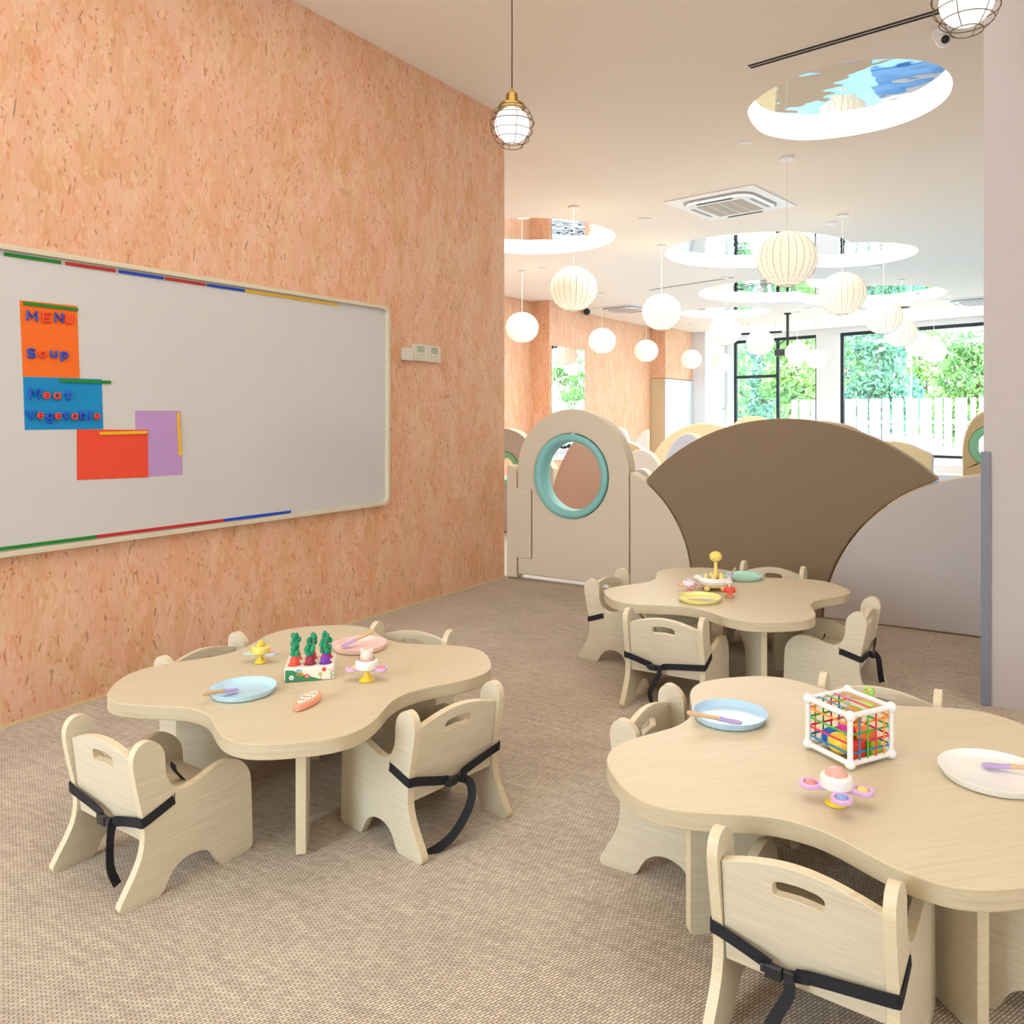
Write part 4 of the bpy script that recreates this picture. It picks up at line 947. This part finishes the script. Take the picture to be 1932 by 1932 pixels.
spinner(1300, 1117, 'pink suction spinner with white top left of the bowl toy, back table', ('pink', (244, 160, 156)), WHT, ('lilac_top', (226, 200, 226)), ('pink_base', (244, 170, 160)), .9, R(75), 3, .062)
spinner(1376, 1127, 'red suction spinner with white flower top right of the bowl toy', ('red', (236, 84, 66)), ('red', (236, 84, 66)), WHT, ('peach', (246, 170, 130)), .8, R(60), 3, .045, 'flower')

# ------------------------------------------------------------------ vegetable box toy
a = onz(535.5, 1288.5, TZ); b = onz(630.5, 1282, TZ); wbx = (b-a).length; rz = math.atan2(b.y-a.y, b.x-a.x)
mid = (a+b)/2; fwd = Vector((-math.sin(rz), math.cos(rz), 0)); cc = mid+fwd*.071
t = thing('vegetable_box_toy', 'printed fabric box on the left table holding soft toy vegetables', 'toy', (cc.x, cc.y, TZ), rz)
BXW, BXD, BXH = wbx/2, .071, .043
CLOTH = mat('box_cloth', (244, 236, 220), .85, bump=.2, bscale=300)
MB().box((-BXW, -BXD, .0005), (BXW, BXD, BXH), CLOTH).obj('box_body', t, bevel=.006, seg=3)
FG = mat('print_green', (60, 140, 96), .8)
hill = [(-BXW+.004, .002), (BXW*.55, .002), (BXW*.3, .008), (0, .016), (-BXW*.35, .024), (-BXW*.65, .036), (-BXW+.004, .038)]
pf = MB().prism(hill, None, (0, -BXD-.0006, 0), X3, Z3, Y3, .0005, FG).obj('printed_hill', t)
def flower(x, z, r, c1, c2):
    m = MB()
    for k in range(6): m.prism([(x+r*.6*math.cos(k*PI/3)+r*.42*math.cos(q*PI/4), z+r*.6*math.sin(k*PI/3)+r*.42*math.sin(q*PI/4)) for q in range(8)], None, (0, -BXD-.0012-.00005*k, 0), X3, Z3, Y3, .0004, mat('print_'+c1[0], c1[1], .8))
    m.prism([(x+r*.35*math.cos(q*PI/4), z+r*.35*math.sin(q*PI/4)) for q in range(8)], None, (0, -BXD-.0018, 0), X3, Z3, Y3, .0003, mat('print_'+c2[0], c2[1], .8)); m.obj('printed_flower', t)
flower(-.052, .014, .0075, ('white', (240, 246, 246)), ('skyblue', (140, 190, 220)))
flower(-.006, .016, .0075, ('coral', (236, 92, 80)), ('white', (240, 246, 246)))
flower(.044, .034, .007, ('coral', (236, 92, 80)), ('red', (200, 50, 50)))
flower(.033, .020, .0075, ('straw', (214, 206, 140)), ('straw2', (190, 180, 110)))
m = MB()
for x, z in ((.033, .002), (.066, .004)): m.prism([(x, z), (x+.0012, z), (x+.0012, z+.016), (x, z+.016)], None, (0, -BXD-.001, 0), X3, Z3, Y3, .0005, FG)
for k in range(5): m.prism([(.066, .008+k*.005), (.066+(.009 if k % 2 else -.008), .012+k*.005), (.066, .011+k*.005)], None, (0, -BXD-.0012, 0), X3, Z3, Y3, .0005, FG)
m.obj('printed_stems', t)
m = MB(); bee = mat('print_bee', (240, 180, 80), .8)
m.prism([(-.026+.012*math.cos(q*PI/6), .023+.0055*math.sin(q*PI/6)) for q in range(12)], None, (0, -BXD-.0014, 0), X3, Z3, Y3, .0006, bee)
for x in (-.034, -.029, -.024): m.box((x, -BXD-.002, .018), (x+.0018, -BXD-.0014, .028), mat('print_black', (60, 44, 40), .8))
m.prism([(-.03+.009*math.cos(q*PI/6), .034+.005*math.sin(q*PI/6)) for q in range(12)], None, (0, -BXD-.0016, 0), X3, Z3, Y3, .0006, mat('print_skyblue', (140, 190, 220), .8)); m.obj('printed_bee', t)
VEG = [((556.5, 1257), ('carrot_red', (236, 92, 76)), .024), ((585.5, 1256), ('beet', (160, 56, 76)), .022), ((614.5, 1253), ('purple', (128, 66, 176)), .026),
       ((563, 1246), ('orange', (226, 150, 104)), .040), ((588, 1243), ('coral_red', (228, 88, 70)), .038), ((612, 1241), ('crimson', (206, 60, 84)), .040)]
VL = ['red plush carrot at the left front of the vegetable box', 'dark red plush beetroot at the middle front of the vegetable box', 'purple plush carrot at the right front of the vegetable box',
      'orange plush carrot at the left back of the vegetable box', 'coral plush carrot at the middle back of the vegetable box', 'crimson plush carrot at the right back of the vegetable box']
LEAF = mat('plush_green', (48, 158, 114), .9, bump=.5, bscale=400)
for k, ((u, v), (cn, rgb), h) in enumerate(VEG):
    i, j = k % 3, k//3
    lp = Vector(((i-1)*.046, -.038+.06*j, BXH)); W_ = t.matrix_basis @ lp; W_ = Matrix.LocRotScale(t.location, t.rotation_euler, None) @ lp
    v_ = thing('plush_vegetable', VL[k], 'toy vegetable', W_, rz, 'plush vegetables in the box')
    m = MB(); m.lathe([(0, .0006), (.014, .0006), (.015, .006), (.014, .014), (.011, .023), (.006, h+.004), (0, h+.006)], mat('plush_'+cn, rgb, .85), n=16); m.obj('root', v_)
    m = MB(); rn = random.Random(k)
    for q in range(9):
        lv = q//3; m.ball(Vector((rn.uniform(-.013, .013), rn.uniform(-.008, .008), h+.008+lv*.011+rn.uniform(0, .006))), .0066, LEAF, 10, (1, 1, 1.5))
    m.tube([(0, 0, h), (0, 0, h+.03)], .004, LEAF, 8); m.obj('leaves', v_)
    m = MB(); m.lathe([(.0155, .0004), (.021, .0004), (.021, .001), (.0155, .001), (.0155, .0004)], mat('patch_'+cn, tuple(min(255, int(x*.9+30)) for x in rgb), .9), n=8)
    m.obj('pocket_patch', t, lp)

# carrot phone
a = onz(563, 1335, TZ+.01); b = onz(596, 1311, TZ+.01); L = (b-a).length*1.12; rz = math.atan2(b.y-a.y, b.x-a.x); c = (a+b)/2
t = thing('toy_phone', 'coral oval toy phone with pastel buttons on the left table', 'toy', (c.x, c.y, TZ), rz)
def oval(L, W_, taper=.25, n=40): return [(L*math.cos(2*PI*i/n), W_*math.sin(2*PI*i/n)*(1-taper*-math.cos(2*PI*i/n))) for i in range(n)]
m = MB(); m.prism(oval(.062, .026, .2), None, (0, 0, .0005), X3, Y3, Z3, .02, mat('phone_coral', (250, 168, 138), .4)); m.obj('case', t, bevel=.007, seg=4)
m = MB(); m.prism(oval(.050, .019, .2), None, (0, 0, .0206), X3, Y3, Z3, .0012, mat('phone_face', (246, 240, 222), .4)); m.obj('face', t)
bc = [(120, 150, 160), (170, 200, 130), (240, 200, 100), (160, 190, 220), (240, 150, 120), (150, 130, 170), (200, 220, 150), (130, 170, 160)]
for k in range(9):
    x, y = .028-.026*(k//3), -.010+.010*(k % 3); MB().lathe([(0, .0219), (.0042, .0219), (.0042, .0228), (0, .0232)], mat('key_%d' % (k % 8), bc[k % 8], .4), Matrix.Translation((x, y, 0)) @ Matrix.Diagonal((1, .8, 1, 1)), 12).obj('key', t)

# ------------------------------------------------------------------ giraffe bowl toy on back table
p = onz(1347, 1104, TZ+.02)
t = thing('giraffe_bowl_toy', 'white bowl toy on yellow feet with a yellow spoon-like post, back table', 'toy', (p.x, p.y, TZ), YAW)
CREAMY = mat('toy_cream_yellow', (253, 226, 150), .35)
m = MB(); m.lathe([(0, .012), (.045, .012), (.066, .022), (.072, .034), (0, .034)], CREAMY, n=40); m.obj('base', t)
m = MB(); m.lathe([(.070, .030), (.080, .036), (.084, .048), (.078, .060), (.068, .062), (.064, .056), (.064, .045), (.066, .030), (.070, .030)], mat('toy_white', (246, 244, 240), .3), n=40); m.obj('rim', t)
MB().ball(Vector((-.076, 0, .054)), .018, mat('toy_white'), 16, (1.2, 1, .8)).obj('side_handle', t)
m = MB(); m.lathe([(0, .046), (.064, .046), (.064, .048), (0, .048)], mat('toy_teal', (110, 196, 190), .4), n=40); m.obj('tray', t)
for ax, ay in ((-.04, -.045), (.035, -.05), (-.035, .045), (.04, .04)): MB().ball(Vector((ax, ay, .0135)), .0155, CREAMY, 14, (1, 1, .82)).obj('foot', t)
m = MB(); m.lathe([(0, .05), (.011, .05), (.010, .066), (.0065, .08), (.006, .128), (.0, .13)], mat('toy_yellow2', (250, 224, 120), .35), Matrix.Translation((.012, .02, 0)) @ Matrix.Diagonal((1.35, 1.35, 1.0, 1)), 20)
m.ball(Vector((.012, .02, .150)), .030, mat('toy_yellow2'), 24, (1, .7, .84)); m.obj('giraffe_post', t)
for k, (ax, ay) in enumerate(((-.04, -.005), (-.008, -.030), (.028, -.032), (-.010, .018), (.034, .002))):
    m = MB(); m.lathe([(0, .0485), (.011, .0485), (.0125, .056), (.010, .066), (.005, .071), (.0035, .077), (0, .079)], CREAMY, Matrix.Translation((ax, ay, 0)), 14); m.obj('peg', t)

# ------------------------------------------------------------------ elastic cube toy
n0 = onz(1604, 1443, TZ+.012); l0 = onz(1517, 1401, TZ+.012); r0 = onz(1675, 1424, TZ+.012)
ex = (r0-n0); ey = (l0-n0); sz = (ex.length+ey.length)/2; rz = math.atan2(ex.y, ex.x)
t = thing('elastic_cube_toy', 'white tube frame cube strung with coloured elastic bands, foreground table', 'toy', (n0.x, n0.y, TZ+.0135), rz)
FRM = mat('cube_frame_white', (246, 246, 246), .25); h_ = .110
C8 = [Vector((x*sz, y*sz, z*h_)) for z in (0, 1) for y in (0, 1) for x in (0, 1)]
m = MB()
for i in range(8):
    for j in range(i+1, 8):
        if bin(i ^ j).count('1') == 1: m.tube([C8[i], C8[j]], .0068, FRM, 12)
m.obj('frame', t)
for c in C8: m = MB(); m.ball(c, .0128, FRM, 20); m.obj('corner_joint', t)
EC = [('orange', (250, 160, 50)), ('green', (70, 190, 70)), ('pink', (232, 44, 96)), ('blue', (24, 140, 196))]
def band(p, q, nrm, c):
    p, q = Vector(p), Vector(q); e = MB(); e.ribbon([p, q], Vector(nrm).cross((q-p)).normalized(), .0046, .0012, mat('elastic_'+c[0], c[1], .5)); e.obj('elastic_band', t)
for k in range(4):
    z = h_*(.80-.2*k); f_ = (k+1)/5*sz
    for pa, pb, nr in (((0, 0, z), (0, sz, z), X3), ((0, 0, z), (sz, 0, z), Y3), ((sz, 0, z), (sz, sz, z), X3), ((0, sz, z), (sz, sz, z), Y3)): band(pa, pb, nr, EC[k])
    c = EC[3-k] if k else EC[3]
    band((f_, -.0035, 0), (f_, -.0035, h_), Y3, EC[3-k] if k != 1 and k != 2 else EC[k]); band((f_, sz+.0035, 0), (f_, sz+.0035, h_), Y3, EC[k])
    band((f_, 0, h_+.002), (f_, sz, h_+.002), Z3, EC[(3, 1, 2, 0)[k]])
MTX = Matrix.LocRotScale(t.location, t.rotation_euler, None)
def shape(nm, lab, pos, build):
    w_ = MTX @ Vector(pos); o = build(MB()).obj(nm, None, w_, rz, bevel=.003); tag(o, lab, 'toy block', 'soft shapes inside the elastic cube')
shape('soft_block', 'yellow rounded soft block in the elastic cube', (.030, .062, .0205), lambda q: q.ball(Vector((0, 0, 0)), .0265, mat('soft_yellow', (250, 216, 70), .4), 24, (.9, 1.15, .95)))
shape('soft_block', 'blue soft ball behind the yellow block in the elastic cube', (.050, .108, .0165), lambda q: q.ball(Vector((0, 0, 0)), .0225, mat('soft_blue', (20, 110, 210), .4), 20))
shape('soft_block', 'magenta soft block on top of the yellow one in the elastic cube', (.062, .070, .044), lambda q: q.ball(Vector((0, 0, 0)), .021, mat('soft_magenta', (216, 40, 160), .4), 20, (1, 1.2, .7)))
shape('soft_block', 'red soft block at the front corner of the elastic cube', (.047, .022, -.006), lambda q: q.prism([(.02*math.cos(2*PI*i/6), .018*math.sin(2*PI*i/6)) for i in range(6)], None, (0, 0, 0), X3, Y3, Z3, .04, mat('soft_red', (232, 58, 34), .4)))
shape('soft_block', 'lime green soft cube at the right of the elastic cube', (.094, .024, -.006), lambda q: q.box((-.018, -.016, 0), (.018, .018, .038), mat('soft_lime', (176, 208, 40), .4)))
shape('soft_block', 'orange soft star block lying above the red one in the elastic cube', (.080, .032, .036), lambda q: q.prism([((.026 if i % 2 else .018)*math.cos(2*PI*i/10), (.026 if i % 2 else .018)*math.sin(2*PI*i/10)) for i in range(10)], None, (0, 0, 0), X3, Y3, Z3, .022, mat('soft_orange', (250, 130, 40), .4)))
shape('soft_block', 'amber soft ball high at the back right of the elastic cube', (.098, .085, .070), lambda q: q.ball(Vector((0, 0, 0)), .023, mat('soft_amber', (252, 168, 50), .4), 20, (1.1, 1, .9)))
shape('soft_block', 'amber soft cylinder under the high ball in the elastic cube', (.092, .085, -.006), lambda q: q.lathe([(0, 0), (.022, 0), (.022, .052), (0, .052)], mat('soft_amber'), n=24))
# green bird toy behind the cube
p = onz(1640, 1330, TZ)
t = thing('bird_toy', 'small green bird-headed toy just behind the elastic cube', 'toy', (p.x, p.y, TZ), YAW)
LIME = mat('bird_lime', (172, 218, 112), .35)
m = MB(); m.lathe([(0, .0005), (.018, .0005), (.02, .003), (.010, .012), (.008, .026), (0, .028)], LIME, n=20); m.obj('body', t)
MB().ball(Vector((0, 0, .038)), .0155, LIME, 24).obj('head', t)
m = MB(); m.lathe([(.004, 0), (0, .007)], mat('beak_orange', (246, 160, 70), .4), Matrix.Translation((-.008, -.012, .042)) @ Matrix.Rotation(R(90), 4, 'X') @ Matrix.Rotation(R(-30), 4, 'Y'), 10); m.obj('beak', t)
for ex_ in (-.013, .006): MB().ball(Vector((ex_, -.0095, .047)), .0018, mat('eye_black', (20, 20, 20), .3), 8).obj('eye', t)
